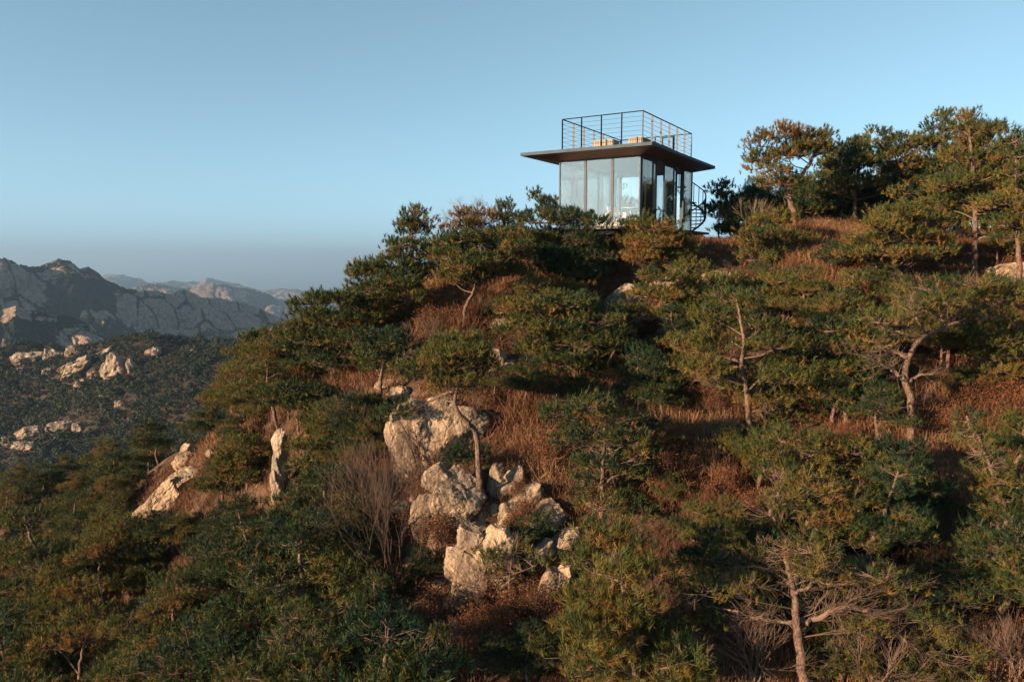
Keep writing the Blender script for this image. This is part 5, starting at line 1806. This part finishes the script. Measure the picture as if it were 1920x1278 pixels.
def bushes():
    rs = np.random.RandomState(31)
    spots = [(978, 452, 'orange-red bush on the crest left of the pavilion', 0.9, 0), (1345, 492, 'rusty bush under the pale crest rock', 0.8, 1), (1310, 500, 'low rusty bush beside the crest rock', 0.7, 1)]
    areas = [((830, 600, 70, 40), 9, 'in the rust grass below the layered pine'), ((640, 715, 80, 16), 5, 'in the orange grass on the left'), ((1280, 790, 80, 50), 9, 'in the brown hollow'), ((1300, 910, 70, 60), 9, 'on the brown bank below the hollow'),
             ((1000, 860, 60, 40), 5, 'above the lower rocks'), ((1770, 800, 60, 60), 6, 'behind the S-shaped trunk'), ((1880, 800, 40, 50), 5, 'at the right edge of the slope'), ((880, 1230, 90, 40), 10, 'in the brush at the bottom below the rocks'),
             ((1380, 1010, 70, 60), 8, 'between the bright young pine and the brown-tipped pine'), ((1560, 490, 80, 40), 6, 'in the tall grass under the crest'), ((1400, 1190, 70, 60), 6, 'below the half-dead pine'), ((1640, 1180, 120, 60), 6, 'behind the bare twigs of the half-dead pine'),
             ((700, 900, 60, 80), 7, 'around the bare shrub'), ((900, 760, 60, 30), 4, 'beside the broken slab'), ((560, 700, 50, 20), 4, 'under the skyline pines on the left'), ((1880, 1250, 50, 40), 4, 'in the bottom right corner'), ((960, 1180, 70, 30), 5, 'under the cracked cliff'),
             ((420, 1010, 80, 50), 4, 'in gaps of the left canopy'), ((900, 1020, 110, 90), 16, 'growing in the joints of the central outcrop'), ((790, 900, 60, 60), 6, 'at the side of the tall rock face'), ((1200, 700, 90, 90), 6, 'in the shaded hollow'), ((1660, 900, 90, 60), 7, 'in the shade right of the brown-tipped pine')]
    for (a, c, ra, rb), n, where in areas:
        for k in range(n):
            spots.append((a + rs.uniform(-1, 1) * ra, c + rs.uniform(-1, 1) * rb, 'rust-leaved bush ' + where, rs.uniform(0.6, 1.15), int(rs.randint(4))))
    for u, v, label, sc, k in spots:
        p = hit(u, v)
        z = float(G(p[0], p[1])) - 0.05
        grp = 'rusty bushes on the slope'
        if k in BUSH_PROTO:
            dup(BUSH_PROTO[k], (p[0], p[1], z), rs.uniform(0, 6.28), sc, label, grp)
        else:
            t = thing('rusty_bush', label, 'bush', (p[0], p[1], z), rs.uniform(0, 6.28), grp)
            t.scale = (sc, sc, sc)
            BUSH[k][0].build('stems', M_TWIG, t)
            BUSH[k][1].build('leaves', M_LEAF, t)
            BUSH_PROTO[k] = t


bushes()


def bare_shrub(label, u, v, height_px, spread, stems, seed, tone=0.4, r0=0.035, Y=None, depth=6):
    rs = np.random.RandomState(seed)
    p = hit(u, v) if Y is None else at(u, v, Y)
    H = height_px * p[1] / F_PX
    z = float(G(p[0], p[1])) - 0.08
    tb, b = MB(), MB()
    for k in range(stems):
        a = 6.283 * k / stems + rs.normal(0, 0.4)
        sp = spread * rs.uniform(0.15, 1.0) if stems > 1 else 0.05
        d = unit(np.array([math.cos(a) * sp, math.sin(a) * sp, 1.0]))
        P, D = rs.normal(0, 0.05, (1, 3)) * [1, 1, 0], d[None]
        R = r0 * rs.uniform(0.6, 1.0)
        for lv in range(depth):
            kids = 1 if lv == 0 else 2 if lv < depth - 2 else 3
            P2 = np.repeat(P, kids, 0)
            D2 = unit(np.repeat(D, kids, 0) + rs.normal(0, 0.10 if lv == 0 else 0.26, (len(P) * kids, 3)) + np.array([0, 0, 0.10]))
            L = H / depth * (1.5 if lv == 0 else 1.0) * rs.uniform(0.65, 1.25, (len(P2), 1))
            E = P2 + D2 * L
            (tb if lv == 0 else b).segs(P2, E, R, R * 0.68, tone + rs.normal(0, 0.08))
            if lv and lv < depth - 1:            # side twigs
                q = P2 + (E - P2) * rs.uniform(0.3, 0.9, (len(P2), 1))
                b.segs(q, q + unit(D2 + rs.normal(0, 0.5, D2.shape)) * L * 0.7, R * 0.4, R * 0.2, tone)
            P, D = E, D2
            R *= 0.64
    t = thing('bare_shrub', label, 'bare shrub', (p[0], p[1], z), 0, 'leafless shrubs on the slope')
    tb.build('stems', M_TWIG, t)
    b.build('twigs', M_TWIG, t)


bare_shrub('large leafless shrub with fine reddish twigs left of the rocks', 738, 1160, 325, 0.34, 5, 5, 0.22, 0.03, depth=7)
bare_shrub('leafless shrub with dense twigs behind the large leafless shrub', 690, 1010, 180, 0.8, 6, 6, 0.2, 0.03)
bare_shrub('leafless grey bush left of the pale straight trunk', 672, 835, 110, 0.9, 6, 7, 0.15, 0.025)
bare_shrub('thin forked leafless sapling in front of the tall rock face', 790, 905, 110, 0.25, 2, 8, 0.15, 0.035, depth=4)
bare_shrub('slender leafless sapling against the big boulder', 822, 900, 80, 0.4, 2, 9, 0.5, 0.02, depth=4)
bare_shrub('pinkish leafless bush against the sky beside the umbrella pine', 1405, 400, 80, 0.8, 5, 10, 0.75, 0.03, Y=34)
bare_shrub('white forked dead sapling in front of the bushy dark pine', 1046, 522, 42, 0.5, 2, 11, 1.0, 0.022, Y=26.6, depth=3)
bare_shrub('tangle of grey dead twigs under the bushy pine by the doors', 1215, 520, 50, 1.3, 6, 12, 0.7, 0.025)
bare_shrub('leafless brown bush below the grass of the layered pine', 905, 600, 50, 1.0, 6, 13, 0.2, 0.02)
bare_shrub('leafless bush at the edge of the rust grass on the left', 795, 660, 70, 1.0, 6, 14, 0.3, 0.022)
bare_shrub('leafless bush in front of the lower rocks', 905, 1165, 130, 0.7, 5, 15, 0.3, 0.025)
bare_shrub('grey dead twigs fanning out beside the reddish trunk', 1360, 850, 70, 1.2, 6, 16, 0.55, 0.02)
bare_shrub('fine leafless bush under the half-dead pine', 1420, 1290, 170, 0.8, 7, 17, 0.45, 0.03)
bare_shrub('grey leafless bush right of the half-dead pine', 1640, 1300, 170, 0.9, 7, 18, 0.5, 0.03)
bare_shrub('rusty leafless bush in the bottom right corner', 1880, 1310, 150, 0.8, 7, 19, 0.35, 0.03)
bare_shrub('pale dead branch stuck up among the lower left pines', 590, 1175, 75, 0.6, 2, 20, 1.0, 0.03, Y=13.6, depth=4)
bare_shrub('leafless tangle at the bottom under the lowest rock', 860, 1270, 110, 1.1, 7, 21, 0.25, 0.025)
bare_shrub('leafless twigs growing through the tall grass under the crest', 1660, 530, 60, 0.9, 6, 22, 0.4, 0.02)
# ------------------------------------------------------------------ the air
def haze():
    b = MB()
    b.box((-40000, -3000, -470), (40000, 41000, 240))
    m = bpy.data.materials.new('hazy air')
    m.use_nodes = True
    nt = m.node_tree
    nt.nodes.clear()
    o = nt.nodes.new('ShaderNodeOutputMaterial')
    p = nt.nodes.new('ShaderNodeVolumePrincipled')
    p.inputs['Color'].default_value = (0.27, 0.445, 0.67, 1)
    p.inputs['Density'].default_value = 0.00012
    p.inputs['Anisotropy'].default_value = 0.1
    nt.links.new(p.outputs[0], o.inputs['Volume'])
    h = b.build('haze', m)
    h['kind'] = 'stuff'


haze()
